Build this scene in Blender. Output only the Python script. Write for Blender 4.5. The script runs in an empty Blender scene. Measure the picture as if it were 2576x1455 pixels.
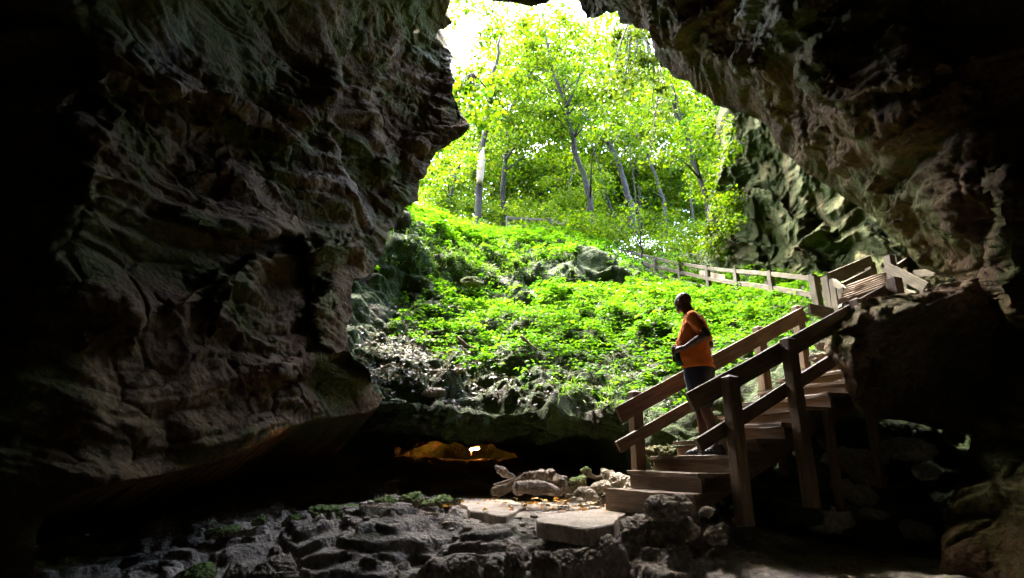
import bpy, math, random
import numpy as np
from mathutils import Vector, Matrix, Euler
R = math.radians
sc = bpy.context.scene
# ------------------------------------------------------------------ camera, sky, sun, exposure
EYE = 1.3
PITCH = R(16.5)
cd = bpy.data.cameras.new('camera'); cam = bpy.data.objects.new('camera', cd); sc.collection.objects.link(cam)
cam.location = (0, 0, EYE); cam.rotation_euler = (R(90) + PITCH, 0, 0)
cd.sensor_width = 36; cd.lens = 20.0; cd.clip_start = 0.05; cd.clip_end = 600
cd.dof.use_dof = True; cd.dof.focus_distance = 8.5; cd.dof.aperture_fstop = 3.5
sc.camera = cam
w = bpy.data.worlds.new('World'); sc.world = w; w.use_nodes = True
nt = w.node_tree; bg = nt.nodes['Background']
sky = nt.nodes.new('ShaderNodeTexSky'); sky.sky_type = 'NISHITA'; sky.sun_disc = False
SUN_EL, SUN_AZ = R(64), R(-38)          # azimuth from +Y, negative = to the left
sky.sun_elevation = SUN_EL; sky.sun_rotation = SUN_AZ
sky.air_density = 1.0; sky.dust_density = 4; sky.ozone_density = 0.6
nt.links.new(sky.outputs[0], bg.inputs['Color']); bg.inputs['Strength'].default_value = 0.15
sd = bpy.data.lights.new('sun', 'SUN'); sd.energy = 1.2; sd.angle = R(10); sd.color = (1.0, 0.94, 0.82)
sun = bpy.data.objects.new('sun', sd); sc.collection.objects.link(sun)
sdir = Vector((math.sin(SUN_AZ) * math.cos(SUN_EL), math.cos(SUN_AZ) * math.cos(SUN_EL), math.sin(SUN_EL)))
sun.rotation_euler = sdir.to_track_quat('Z', 'Y').to_euler(); sun.location = (-20, 10, 30)
sc.view_settings.view_transform = 'Standard'; sc.view_settings.look = 'None'
sc.view_settings.exposure = 4.95; sc.view_settings.gamma = 1.0
cy = sc.cycles
cy.max_bounces = 9; cy.diffuse_bounces = 8; cy.glossy_bounces = 3; cy.transmission_bounces = 5; cy.transparent_max_bounces = 8
cy.sample_clamp_indirect = 8; cy.caustics_reflective = False; cy.caustics_refractive = False
cy.use_denoising = True
try: cy.denoiser = 'OPENIMAGEDENOISE'
except Exception: pass

# ------------------------------------------------------------------ pixel helpers (2576 x 1455 view of the photograph)
F = 1431.0; CX, CY = 1288.0, 727.5; CP, SP = math.cos(PITCH), math.sin(PITCH)
def ray(px, py):
    a = (np.asarray(px, float) - CX) / F; b = (CY - np.asarray(py, float)) / F
    return a, CP - b * SP, SP + b * CP                     # X, Y, Z direction
def P(px, py, Y):
    X, D, Z = ray(px, py); t = Y / D
    return np.array([X * t, Y, EYE + Z * t])
def Pz(px, py, z):
    X, D, Z = ray(px, py); t = (z - EYE) / Z
    return np.array([X * t, D * t, z])
def proj(p):
    p = np.asarray(p, float); d = p - np.array([0, 0, EYE])
    dep = d[..., 1] * CP + d[..., 2] * SP; up = -d[..., 1] * SP + d[..., 2] * CP
    dep = np.where(dep > 1e-3, dep, 1e-3)
    return CX + F * d[..., 0] / dep, CY - F * up / dep
def pxm(n, px, py, Y):                                      # n pixels at that place, in metres
    X, D, Z = ray(px, py); return n / F * Y / D

# ------------------------------------------------------------------ noise
_r = np.random.RandomState(7)
_G = _r.normal(size=(4096, 3)); _G /= np.linalg.norm(_G, axis=1)[:, None]; _G = _G.astype(np.float32)
_O = _r.rand(4096, 3).astype(np.float32)
def _hash(i, j, k, s):
    return ((i * 73856093) ^ (j * 19349663) ^ (k * 83492791) ^ (s * 2654435)) & 4095
def noise(p, seed=0):
    p = np.asarray(p, np.float32); out = np.empty(len(p), np.float32)
    for c in range(0, len(p), 120000):
        q = p[c:c + 120000]; i0 = np.floor(q).astype(np.int64); f = q - i0
        u = f * f * f * (f * (f * 6 - 15) + 10); r = 0
        for dx in (0, 1):
            wx = u[:, 0] if dx else 1 - u[:, 0]
            for dy in (0, 1):
                wy = u[:, 1] if dy else 1 - u[:, 1]
                for dz in (0, 1):
                    wz = u[:, 2] if dz else 1 - u[:, 2]
                    g = _G[_hash(i0[:, 0] + dx, i0[:, 1] + dy, i0[:, 2] + dz, seed)]
                    r = r + wx * wy * wz * (g[:, 0] * (f[:, 0] - dx) + g[:, 1] * (f[:, 1] - dy) + g[:, 2] * (f[:, 2] - dz))
        out[c:c + 120000] = r
    return out * 1.6
def fbm(p, o=4, lac=2.1, gain=.5, seed=0, billow=False):
    r = 0; a = 1; p = np.asarray(p, np.float32)
    for k in range(o):
        n = noise(p, seed + k)
        if billow: n = 1 - 2 * np.abs(n)                    # +1 on the creases
        r = r + a * n; a *= gain; p = p * lac + 13.7
    return r
def worley(p, seed=0):
    p = np.asarray(p, np.float32); F1 = np.empty(len(p), np.float32); F2 = F1.copy()
    for c in range(0, len(p), 120000):
        q = p[c:c + 120000]; i0 = np.floor(q).astype(np.int64); a = np.full(len(q), 9., np.float32); b = a.copy()
        for dx in (-1, 0, 1):
            for dy in (-1, 0, 1):
                for dz in (-1, 0, 1):
                    i = i0 + (dx, dy, dz)
                    d = np.sqrt(((i + _O[_hash(i[:, 0], i[:, 1], i[:, 2], seed)] - q) ** 2).sum(1))
                    b = np.minimum(b, np.maximum(a, d)); a = np.minimum(a, d)
        F1[c:c + 120000] = a; F2[c:c + 120000] = b
    return F1, F2
def crag(p, amp=1.0, o=6, f0=.55, seed=0, strata=.35, bil=1.):
    """limestone: rounded lumps parted by sharp creases, pits, faint bedding; metres"""
    p = np.asarray(p, np.float32)
    wv = np.stack([noise(p * .8, seed + 50), noise(p * .8, seed + 51), noise(p * .8, seed + 52)], 1)
    q = p + .5 * wv
    r = 0; a = .42; f = f0; rg = np.clip(.6 + 1.3 * noise(p * .45, seed + 90), .22, 1.25)
    for k in range(o):
        nn = noise((q if k < 2 else p + .12 * wv) * f + 7.3 * k, seed + k)
        r = r + (a * (bil * (np.abs(nn) * 2 - .55) + (1 - bil) * nn) if k < 3 else a * rg * (nn * .9 + .5 * (.4 - np.abs(nn)))); a *= .56; f *= 2.05
    F1, F2 = worley((p + .25 * wv) * 1.9, seed + 9); r = r - .07 * np.exp(-((F2 - F1) / .07) ** 2) * np.clip(noise(p * .9, seed + 77) * 3 + .4, 0, 1)
    F1, F2 = worley((p + .2 * wv) * 4.3, seed + 19); r = r - .09 * rg * (np.clip(.45 - F1, 0, 1) / .45) ** .7
    F1, F2 = worley((p + .1 * wv) * 11., seed + 29); r = r - .03 * rg * (np.clip(.45 - F1, 0, 1) / .45)
    s = (p + .35 * wv) @ np.array([[.7, 0, .5], [0, .7, -.3], [-.1, .1, 3.4]], np.float32)
    r = r + strata * .16 * noise(s, seed + 30) + strata * .08 * np.abs(noise(s * 2.3, seed + 31))
    return r * amp

# ------------------------------------------------------------------ mesh helpers
def mesh(name, V, Fc, mat=None, parent=None, smooth=True, loc=None):
    V = np.asarray(V, np.float32); me = bpy.data.meshes.new(name)
    if isinstance(Fc, np.ndarray):
        n, k = Fc.shape; me.vertices.add(len(V)); me.vertices.foreach_set('co', V.ravel())
        me.loops.add(n * k); me.loops.foreach_set('vertex_index', Fc.astype(np.int32).ravel())
        me.polygons.add(n); me.polygons.foreach_set('loop_start', np.arange(0, n * k, k, dtype=np.int32))
        me.polygons.foreach_set('loop_total', np.full(n, k, np.int32)); me.update(calc_edges=True)
    else:
        me.from_pydata(V.tolist(), [], Fc); me.update()
    me.polygons.foreach_set('use_smooth', np.full(len(me.polygons), smooth)); 
    if mat: me.materials.append(mat)
    o = bpy.data.objects.new(name, me); sc.collection.objects.link(o)
    if parent: o.parent = parent
    if loc is not None: o.location = loc
    return o
def tag(o, label=None, cat=None, group=None, kind=None):
    if label: o['label'] = label
    if cat: o['category'] = cat
    if group: o['group'] = group
    if kind: o['kind'] = kind
    return o
def empty(name, loc, label=None, cat=None, group=None):
    o = bpy.data.objects.new(name, None); sc.collection.objects.link(o); o.location = loc
    o.empty_display_size = .2
    return tag(o, label, cat, group)
def grid_faces(nu, nv, keep=None):
    i = np.arange(nu - 1)[:, None] * nv + np.arange(nv - 1)[None, :]
    f = np.stack([i, i + nv, i + nv + 1, i + 1], -1)
    if keep is not None: return f[keep]
    return f.reshape(-1, 4)
def rbf(C, val, Q, eps=.02, lin=True):
    C = np.asarray(C, float); val = np.asarray(val, float); n = len(C)
    K = np.sqrt(((C[:, None] - C[None]) ** 2).sum(-1)) + 0
    K[np.arange(n), np.arange(n)] -= eps
    if lin:
        A = np.zeros((n + 1, n + 1)); A[:n, :n] = K; A[:n, n] = 1; A[n, :n] = 1
        s = np.linalg.solve(A, np.append(val, 0))
    out = np.empty(len(Q))
    for c in range(0, len(Q), 60000):
        q = Q[c:c + 60000]; D = np.sqrt(np.maximum((q ** 2).sum(1)[:, None] + (C ** 2).sum(1)[None] - 2 * q @ C.T, 0))
        out[c:c + 60000] = D @ s[:n] + s[n]
    return out
def inpoly(x, y, poly):
    poly = np.asarray(poly, float); ins = np.zeros(x.shape, bool); n = len(poly); j = n - 1
    for i in range(n):
        xi, yi = poly[i]; xj, yj = poly[j]
        if yi != yj: ins ^= ((yi > y) != (yj > y)) & (x < (xj - xi) * (y - yi) / (yj - yi) + xi)
        j = i
    return ins
def seg_info(x, y, pl, closed=False):
    """distance, signed side (+ = right of travel as seen in the picture), position 0..1, nearest point"""
    pl = np.asarray(pl, float); best = np.full(x.shape, 1e9); side = np.zeros(x.shape); tt = np.zeros(x.shape)
    nx = np.zeros(x.shape); ny = np.zeros(x.shape)
    idx = range(len(pl) if closed else len(pl) - 1); L = len(list(idx))
    for i in idx:
        a = pl[i]; b = pl[(i + 1) % len(pl)]; d = b - a; l2 = max((d ** 2).sum(), 1e-9)
        t = np.clip(((x - a[0]) * d[0] + (y - a[1]) * d[1]) / l2, 0, 1)
        qx = a[0] + t * d[0]; qy = a[1] + t * d[1]; dd = np.hypot(x - qx, y - qy)
        m = dd < best; best = np.where(m, dd, best)
        side = np.where(m, np.sign(d[0] * (y - a[1]) - d[1] * (x - a[0])), side)
        tt = np.where(m, (i + t) / L, tt); nx = np.where(m, qx, nx); ny = np.where(m, qy, ny)
    return best, side, tt, nx, ny

# ------------------------------------------------------------------ materials
def newmat(name):
    m = bpy.data.materials.new(name); m.use_nodes = True; n = m.node_tree
    for x in list(n.nodes): n.nodes.remove(x)
    out = n.nodes.new('ShaderNodeOutputMaterial'); b = n.nodes.new('ShaderNodeBsdfPrincipled')
    n.links.new(b.outputs[0], out.inputs[0]); return m, n, b, out
def nz(n, scale, detail=6, rough=.6, vec=None, w=0.):
    t = n.nodes.new('ShaderNodeTexNoise'); t.inputs['Scale'].default_value = scale
    t.inputs['Detail'].default_value = detail; t.inputs['Roughness'].default_value = rough
    if vec is not None: n.links.new(vec, t.inputs['Vector'])
    return t
def ramp(n, fac, stops):
    r = n.nodes.new('ShaderNodeValToRGB'); e = r.color_ramp.elements
    while len(e) < len(stops): e.new(.5)
    for k, (p, c) in enumerate(stops):
        e[k].position = p; e[k].color = (*c, 1) if len(c) == 3 else c
    n.links.new(fac, r.inputs[0]); return r
def coords(n, scale=(1, 1, 1), off=(0, 0, 0), rot=(0, 0, 0)):
    t = n.nodes.new('ShaderNodeTexCoord'); m = n.nodes.new('ShaderNodeMapping')
    m.inputs['Scale'].default_value = scale; m.inputs['Location'].default_value = off; m.inputs['Rotation'].default_value = rot
    n.links.new(t.outputs['Object'], m.inputs['Vector']); return m.outputs[0]
def mixc(n, fac, a, b):
    m = n.nodes.new('ShaderNodeMix'); m.data_type = 'RGBA'
    if hasattr(fac, 'is_output'): n.links.new(fac, m.inputs[0])
    else: m.inputs[0].default_value = fac
    for s, v in ((6, a), (7, b)):
        if hasattr(v, 'is_output'): n.links.new(v, m.inputs[s])
        else: m.inputs[s].default_value = (*v, 1)
    return m.outputs[2]
def bump(n, b, h, dist, strength=1.0, prev=None):
    bp = n.nodes.new('ShaderNodeBump'); bp.inputs['Distance'].default_value = dist; bp.inputs['Strength'].default_value = strength
    n.links.new(h, bp.inputs['Height'])
    if prev is not None: n.links.new(prev, bp.inputs['Normal'])
    n.links.new(bp.outputs[0], b.inputs['Normal']); return bp.outputs[0]
def math_n(n, op, a, b=None):
    m = n.nodes.new('ShaderNodeMath'); m.operation = op
    for s, v in ((0, a), (1, b)):
        if v is None: continue
        if hasattr(v, 'is_output'): n.links.new(v, m.inputs[s])
        else: m.inputs[s].default_value = v
    return m.outputs[0]
def rock_mat(name, dark, mid, light, moss=None, moss_amt=.5, moss_scale=.9, rough=.85, wet=None, scale=1., up=False, bump_d=.03, spec=.35):
    m, n, b, out = newmat(name); c = coords(n)
    a = nz(n, 1.3 * scale, 10, .68, c); col = ramp(n, a.outputs[0], [(.32, dark), (.5, mid), (.68, light)]).outputs[0]
    g = nz(n, 14 * scale, 6, .7, c); sp = ramp(n, g.outputs[0], [(.35, (.55, .55, .55)), (.6, (1.15, 1.15, 1.15))]).outputs[0]
    mm = n.nodes.new('ShaderNodeMix'); mm.data_type = 'RGBA'; mm.blend_type = 'MULTIPLY'; mm.inputs[0].default_value = 1
    n.links.new(col, mm.inputs[6]); n.links.new(sp, mm.inputs[7]); col = mm.outputs[2]
    if moss:
        g2 = nz(n, moss_scale, 7, .62, c); f = ramp(n, g2.outputs[0], [(.62 - moss_amt * .35, (0, 0, 0)), (.70 - moss_amt * .3, (1, 1, 1))]).outputs[0]
        if up:
            ge = n.nodes.new('ShaderNodeNewGeometry'); sx = n.nodes.new('ShaderNodeSeparateXYZ'); n.links.new(ge.outputs['Normal'], sx.inputs[0])
            u = math_n(n, 'MULTIPLY_ADD', sx.outputs[2], 1.6); 
            n.nodes[-1].inputs[2].default_value = -.1
            uc = n.nodes.new('ShaderNodeClamp'); n.links.new(u, uc.inputs[0]); f = math_n(n, 'MULTIPLY', f, uc.outputs[0])
        g3 = nz(n, 22, 4, .6, c); mc = ramp(n, g3.outputs[0], [(.35, tuple(v * .45 for v in moss)), (.65, moss)]).outputs[0]
        col = mixc(n, f, col, mc)
    n.links.new(col, b.inputs['Base Color'])
    if wet:
        g4 = nz(n, wet, 3, .5, c); rr = ramp(n, g4.outputs[0], [(.58, (rough,) * 3), (.68, (.28,) * 3)]).outputs[0]
        n.links.new(rr, b.inputs['Roughness'])
    else: b.inputs['Roughness'].default_value = rough
    b.inputs['Specular IOR Level'].default_value = spec
    h1 = nz(n, 9 * scale, 8, .72, c); v = n.nodes.new('ShaderNodeTexVoronoi'); v.inputs['Scale'].default_value = 16 * scale; n.links.new(c, v.inputs['Vector'])
    h2 = math_n(n, 'MULTIPLY', v.outputs[0], .35); hh = math_n(n, 'ADD', h1.outputs[0], h2)
    bump(n, b, hh, bump_d * 2, .9)
    return m
M = {}
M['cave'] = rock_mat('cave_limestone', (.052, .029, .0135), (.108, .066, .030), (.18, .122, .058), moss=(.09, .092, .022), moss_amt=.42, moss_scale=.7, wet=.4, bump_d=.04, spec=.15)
M['ledge'] = rock_mat('lit_limestone', (.07, .055, .02), (.17, .138, .05), (.27, .225, .09), moss=(.085, .105, .016), moss_amt=.7, moss_scale=1.3, scale=1.6, bump_d=.08)
M['floor'] = rock_mat('floor_rock', (.13, .108, .088), (.33, .285, .235), (.54, .48, .41), moss=(.07, .07, .03), moss_amt=.2, moss_scale=1.1, wet=1.2, bump_d=.07, scale=1.5)
M['stone'] = rock_mat('loose_stone', (.17, .14, .11), (.33, .285, .22), (.48, .43, .35), moss=(.12, .13, .04), moss_amt=-.1, scale=1.6, bump_d=.04)
M['boulder'] = rock_mat('brown_boulder_rock', (.16, .11, .065), (.30, .215, .135), (.42, .32, .21), moss=(.16, .17, .05), moss_amt=.3, bump_d=.05)
M['wet_stone_lit_tone'] = rock_mat('damp_stone_lit_tone', (.30, .26, .22), (.48, .44, .38), (.62, .57, .5), scale=1.6, rough=.4, bump_d=.04, spec=.6)  # damp stone; paleness stands in for light the boulder keeps off the rubble
M['mossy'] = rock_mat('mossy_stone', (.14, .12, .07), (.25, .22, .13), (.36, .32, .2), moss=(.08, .14, .01), moss_amt=.95, moss_scale=2.2, scale=1.6, up=True)
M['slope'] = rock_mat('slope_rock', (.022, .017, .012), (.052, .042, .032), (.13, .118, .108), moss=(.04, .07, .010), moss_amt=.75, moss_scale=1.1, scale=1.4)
def wood_mat(name, c0, c1, c2, rough=.75):
    m, n, b, out = newmat(name); c = coords(n, (1, 1, 1))
    t = n.nodes.new('ShaderNodeAttribute'); t.attribute_name = 'grain'
    a = nz(n, 3.0, 8, .65, t.outputs['Vector']); col = ramp(n, a.outputs[0], [(.3, c0), (.5, c1), (.72, c2)]).outputs[0]
    k = nz(n, 1.7, 3, .5, c); dirt = ramp(n, k.outputs[0], [(.35, (.55, .5, .45)), (.6, (1, 1, 1))]).outputs[0]
    mm = n.nodes.new('ShaderNodeMix'); mm.data_type = 'RGBA'; mm.blend_type = 'MULTIPLY'; mm.inputs[0].default_value = .8
    n.links.new(col, mm.inputs[6]); n.links.new(dirt, mm.inputs[7]); n.links.new(mm.outputs[2], b.inputs['Base Color'])
    b.inputs['Roughness'].default_value = rough; bump(n, b, a.outputs[0], .006, .8); return m
M['wood'] = wood_mat('dark_wet_timber', (.058, .037, .021), (.145, .096, .055), (.24, .17, .10), .48)
M['pale_wood'] = wood_mat('weathered_timber', (.042, .034, .019), (.095, .078, .046), (.165, .138, .085))
M['grey_wood'] = wood_mat('grey_timber', (.05, .045, .03), (.11, .095, .065), (.18, .155, .11))
def plain(name, col, rough=.6, metal=0, bumpy=None, var=.25):
    m, n, b, out = newmat(name); c = coords(n); a = nz(n, 9, 4, .6, c)
    q = ramp(n, a.outputs[0], [(.35, tuple(v * (1 - var) for v in col)), (.65, tuple(min(1, v * (1 + var)) for v in col))]).outputs[0]
    n.links.new(q, b.inputs['Base Color']); b.inputs['Roughness'].default_value = rough; b.inputs['Metallic'].default_value = metal
    if bumpy: t = nz(n, bumpy[0], 5, .6, c); bump(n, b, t.outputs[0], bumpy[1])
    return m
def leaf_mat(name, c0, c1, c2, trans=.55):
    m, n, b, out = newmat(name); g = n.nodes.new('ShaderNodeNewGeometry')
    col = ramp(n, g.outputs['Random Per Island'], [(0., c0), (.5, c1), (1., c2)]).outputs[0]
    n.links.new(col, b.inputs['Base Color']); b.inputs['Roughness'].default_value = .5; b.inputs['Specular IOR Level'].default_value = .3
    tr = n.nodes.new('ShaderNodeBsdfTranslucent'); mm = n.nodes.new('ShaderNodeMix'); mm.data_type = 'RGBA'; mm.blend_type = 'MULTIPLY'; mm.inputs[0].default_value = 1
    n.links.new(col, mm.inputs[6]); mm.inputs[7].default_value = (1.9, 1.9, .9, 1); mm.clamp_result = False; n.links.new(mm.outputs[2], tr.inputs[0])
    ms = n.nodes.new('ShaderNodeMixShader'); ms.inputs[0].default_value = trans
    n.links.new(b.outputs[0], ms.inputs[1]); n.links.new(tr.outputs[0], ms.inputs[2]); n.links.new(ms.outputs[0], out.inputs[0]); return m
M['weed'] = leaf_mat('weed_leaf', (.016, .062, .003), (.038, .105, .004), (.075, .15, .005), .5)
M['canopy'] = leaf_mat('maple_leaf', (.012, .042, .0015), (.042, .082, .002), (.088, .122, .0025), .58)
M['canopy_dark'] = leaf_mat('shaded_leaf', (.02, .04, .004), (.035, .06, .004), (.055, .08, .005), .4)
M['grass'] = leaf_mat('grass_blade', (.03, .08, .008), (.06, .12, .012), (.10, .16, .03), .4)
M['litter'] = leaf_mat('dead_leaf', (.03, .024, .020), (.07, .058, .05), (.15, .135, .13), .1)
M['fallen'] = leaf_mat('fallen_leaf', (.30, .10, .02), (.5, .3, .04), (.2, .12, .06), .2)
M['bark'] = rock_mat('tree_bark', (.014, .011, .008), (.03, .024, .018), (.055, .046, .036), moss=(.05, .08, .02), moss_amt=.3, scale=3)
M['pale_bark'] = rock_mat('pale_bark', (.025, .022, .019), (.055, .05, .043), (.095, .088, .078), scale=3)
M['raw_wood'] = plain('split_wood', (.35, .27, .18), .7)
M['concrete'] = rock_mat('concrete', (.22, .185, .145), (.36, .31, .25), (.45, .40, .33), scale=2.5, rough=.9, bump_d=.004)
# ------------------------------------------------------------------ the cave: one shell round the viewer, pierced by its mouth
MOUTH = [(1133,0),(1128,16),(1122,38),(1136,53),(1137,61),(1124,68),(1115,76),(1105,75),(1098,82),(1098,96),(1109,104),(1116,117),(1129,124),
(1137,137),(1143,144),(1135,156),(1133,171),(1138,181),(1140,197),(1147,205),(1141,215),(1139,233),(1144,249),(1151,262),(1155,280),(1158,293),
(1171,301),(1179,309),(1181,321),(1171,334),(1153,349),(1137,355),(1129,366),(1116,373),(1096,386),(1084,405),(1083,416),(1074,423),(1074,439),
(1065,449),(1053,453),(1055,475),(1052,486),(1053,506),(1040,510),(1031,519),(1020,521),(1014,535),(1002,548),(992,570),(979,579),(975,600),
(969,623),(961,641),(945,662),(939,688),(915,700),(890,702),(886,717),(883,759),(886,790),(876,810),(871,829),(874,853),(876,876),(891,905),
(915,919),(930,935),(933,950),(936,965),(941,983),(954,989),(962,1004),(952,1024),(928,1036),(890,1042),(840,1050),(780,1058),(720,1080),
(670,1108),(600,1138),(520,1165),(420,1190),(300,1212),(190,1240),(120,1285),(90,1350),(80,1560),(2350,1560),(2380,1300),(2440,1120),(2480,980),(2500,860),
(2470,770),(2440,725),(2410,705),(2360,690),(2361,677),(2316,670),(2304,656),(2292,642),(2281,625),(2268,610),(2258,601),(2230,578),(2203,551),
(2172,527),(2133,504),(2102,482),(2059,453),(2028,434),(1997,407),(1966,379),(1946,344),(1935,321),(1907,301),(1865,284),(1841,278),(1824,272),
(1796,264),(1784,246),(1758,234),(1743,220),(1731,204),(1714,202),(1696,196),(1681,176),(1661,167),(1655,149),(1646,141),(1646,126),(1640,117),
(1639,85),(1626,75),(1602,72),(1589,59),(1573,63),(1558,59),(1557,41),(1552,28),(1535,34),(1526,31),(1514,39),(1503,46),(1476,45),(1473,36),
(1462,24),(1460,12),(1453,0),(1430,-28),(1400,-30),(1384,0),(1377,9),(1362,11),(1333,17),(1318,13),(1303,9),(1289,7),(1257,5),(1223,0),
(1190,-22),(1150,-26)]
def jitter_poly(pl, step=5, amp=2.2, seed=1):
    o = []; n = len(pl)
    for i in range(n):
        a = np.array(pl[i], float); b = np.array(pl[(i + 1) % n], float); k = max(1, int(np.hypot(*(b - a)) / step))
        for j in range(k): o.append(a + (b - a) * j / k)
    o = np.array(o); s = np.concatenate([o / 18., np.zeros((len(o), 1))], 1)
    o[:, 0] += amp * fbm(s, 3, seed=seed); o[:, 1] += amp * fbm(s, 3, seed=seed + 7); return o
MOUTHJ = jitter_poly(MOUTH)
CTRL = [  # px, py, forward metres
(1133,0,11),(1100,85,11.5),(1140,200,11),(1180,315,10.5),(1095,390,10.5),(1053,480,10),(1000,550,9.6),(940,685,9.2),(886,760,8.4),(875,860,8.2),
(935,960,8.1),(962,1004,8.3),(0,0,4.6),(0,350,4.5),(0,700,4.3),(0,1100,4.2),(0,1450,4.2),(160,300,4.7),(160,800,4.5),(-400,700,4.4),(300,0,5),(300,400,5),(300,800,4.6),(300,1200,4.5),
(300,1450,4.6),(600,0,6.6),(600,400,6.8),(600,800,6.3),(600,1050,6.1),(600,1400,6.4),(850,0,8.5),(850,300,9),(850,600,7.8),(800,900,7.3),
(780,1050,7.1),(960,300,10),(960,60,9.8),(500,1300,6),(1223,0,11),(1333,17,10.5),(1400,-40,10),(1453,0,9.6),(1500,46,9.2),(1558,50,9),
(1640,110,8.8),(1700,196,8.7),(1800,265,8.6),(1907,300,8.4),(1966,379,8.2),(2059,453,8),(2172,527,7.8),(2281,625,7.7),(2360,690,7.7),
(1800,0,7),(2000,200,6.4),(2200,100,5),(2200,350,5.8),(2400,200,4.6),(2400,500,5.0),(2576,100,4.5),(2576,500,4.6),(2450,150,4.6),(2700,300,4.8),(2450,680,6.6),
(2530,800,5.8),(2576,1100,5),(2500,1300,5.2),(2300,450,6.3),(1950,150,6.2),(1700,60,7.6)]
OFF = [((-80,10),6.5),((-80,45),6),((-80,-20),6),((-55,10),7.2),((-50,50),4.5),((-120,10),3.6),((-120,50),4),((180,10),4.5),((180,45),4.5),((180,-25),4),
((120,10),4),((120,50),4),((120,-20),4),((80,10),6),((60,10),7),((60,45),6),((60,-20),5.5),((45,-20),4.8),((0,88),5),((-10,60),7.5),((15,62),7),((30,55),6),((-35,60),6),
((50,-35),4.5),((-50,-35),4)]
def azel(d):
    d = d / np.linalg.norm(d, axis=-1, keepdims=True); return d
cc = []; cv = []
for px, py, Y in CTRL:
    v = P(px, py, Y) - np.array([0, 0, EYE]); r = np.linalg.norm(v); cc.append(v / r); cv.append(math.log(r))
for (az, el), r in OFF:
    az, el = R(az), R(el); cc.append(np.array([math.sin(az) * math.cos(el), math.cos(az) * math.cos(el), math.sin(el)])); cv.append(math.log(r))
DA = .105
az = np.concatenate([np.arange(-180, -52, 4.), np.arange(-52, -44, .5), np.arange(-44, 44, DA), np.arange(44, 52, .5), np.arange(52, 184, 4.)]); az[-1] = 180
el = np.concatenate([np.arange(-44, -14, 2.5), np.arange(-14, -12, .4), np.arange(-12, 47, DA), np.arange(47, 52, .5), np.arange(52, 90, 3.), [89.5]])
A, E = np.meshgrid(np.radians(az), np.radians(el), indexing='ij')
D = np.stack([np.sin(A) * np.cos(E), np.cos(A) * np.cos(E), np.sin(E)], -1).reshape(-1, 3)
r = np.exp(rbf(np.array(cc), cv, D, eps=.02))
front = D[:, 1] > .25
qx, qy = proj(D * 10 + np.array([0, 0, EYE])); qx = np.where(front, qx, -9e3); qy = np.where(front, qy, -9e3)
# ledges and lobes traced from the photograph: the rock on the right of travel stands proud by a, fading over L px
STEPS = [
 ([(60,300),(150,262),(237,237),(305,232),(376,243),(454,240),(519,250),(560,278),(620,330),(720,352),(771,311),(830,279),(856,227),(860,150),(940,84)][::-1], .75, 150),
 ([(252,215),(280,235),(322,275),(320,300),(259,402),(240,512),(150,560)], .5, 90),
 ([(560,330),(596,402),(635,428),(674,480),(746,551),(765,590),(681,600),(551,590),(454,560),(400,540)], .6, 110),
 ([(400,770),(470,735),(530,702),(551,655)], .35, 70),
 ([(838,160),(850,240),(842,300),(868,420),(905,480),(930,560)], .4, 80),
 ([(512,880),(540,800),(548,745),(560,690),(640,640),(760,630),(860,600),(975,560)], .4, 90),
 ([(838,690),(797,745),(790,800),(800,850),(850,895)], -.45, 60),
 ([(1040,60),(1000,140),(950,230),(960,330),(1010,400),(960,480)], .45, 90),
 ([(962,1004),(936,960),(880,905),(820,900),(740,930),(640,1010)], .5, 130),
 ([(1950,-30),(1955,35),(1976,65),(2007,95),(2028,104),(2060,60),(2102,0)][::-1], .35, 60),
 ([(2110,-30),(2040,90),(2022,125),(1994,177),(2011,216),(2050,251),(2106,275),(2190,250),(2309,215),(2378,190),(2480,150)][::-1], .75, 150),
 ([(2030,140),(2060,195),(2123,245)][::-1], .3, 50),
 ([(1640,60),(1740,130),(1850,180),(1905,205),(1915,260),(1960,310),(2050,400),(2150,470),(2260,560)][::-1], .35, 60),
 ([(1965,270),(2040,300),(2100,345),(2150,350),(2175,300),(2230,330),(2330,270),(2400,240)][::-1], .6, 110),
 ([(1900,190),(1880,150),(1905,120),(1920,170)], .3, 40),
 ([(2120,470),(2230,520),(2330,555),(2480,600)][::-1], .4, 70),
 ([(2576,395),(2556,412),(2517,438),(2493,467),(2504,510),(2503,566),(2506,635),(2531,673),(2500,701),(2503,739),(2538,787),(2576,853)][::-1], 1.2, 160),
 ([(2160,1068),(2240,1100),(2330,1080),(2420,1130)], .3, 60),
 ([(120,760),(220,700),(300,720),(380,800),(360,900)], .35, 90)]
infr = front & (qx > -500) & (qx < 3100) & (qy > -500) & (qy < 1900)
ix = np.where(infr)[0]; X, Y_ = qx[ix].astype(float), qy[ix].astype(float)
wob = np.stack([X / 60., Y_ / 60., X * 0], 1); wx = 9 * fbm(wob, 3, seed=70); wy = 9 * fbm(wob, 3, seed=77)
fac = np.ones(len(ix)); 
for pl, a, L in STEPS:
    p0 = np.array(pl, float); lo = p0.min(0) - 3 * L; hi = p0.max(0) + 3 * L
    m = (X > lo[0]) & (X < hi[0]) & (Y_ > lo[1]) & (Y_ < hi[1]); mi = np.where(m)[0]
    d, s, t, _, _ = seg_info(X[mi] + wx[mi], Y_[mi] + wy[mi], pl); end = np.clip(np.minimum(t, 1 - t) * 6, 0, 1)
    sdv = d * s; wdt = 9.
    prof = np.where(sdv > 0, np.exp(-sdv / L) * (1 - np.exp(-(sdv + 3) / 8.)), np.clip(1 + sdv / wdt, 0, 1) * .0) * np.exp(-np.clip(d - 2.5 * L, 0, None) / L)
    fac[mi] -= prof * end * a / 8. * 1.25
rr = r.copy(); rr[ix] *= fac
V = D * rr[:, None] + np.array([0, 0, EYE])
disp = crag(V, .68, 8, .45, seed=3, strata=1.5, bil=.35)
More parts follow.
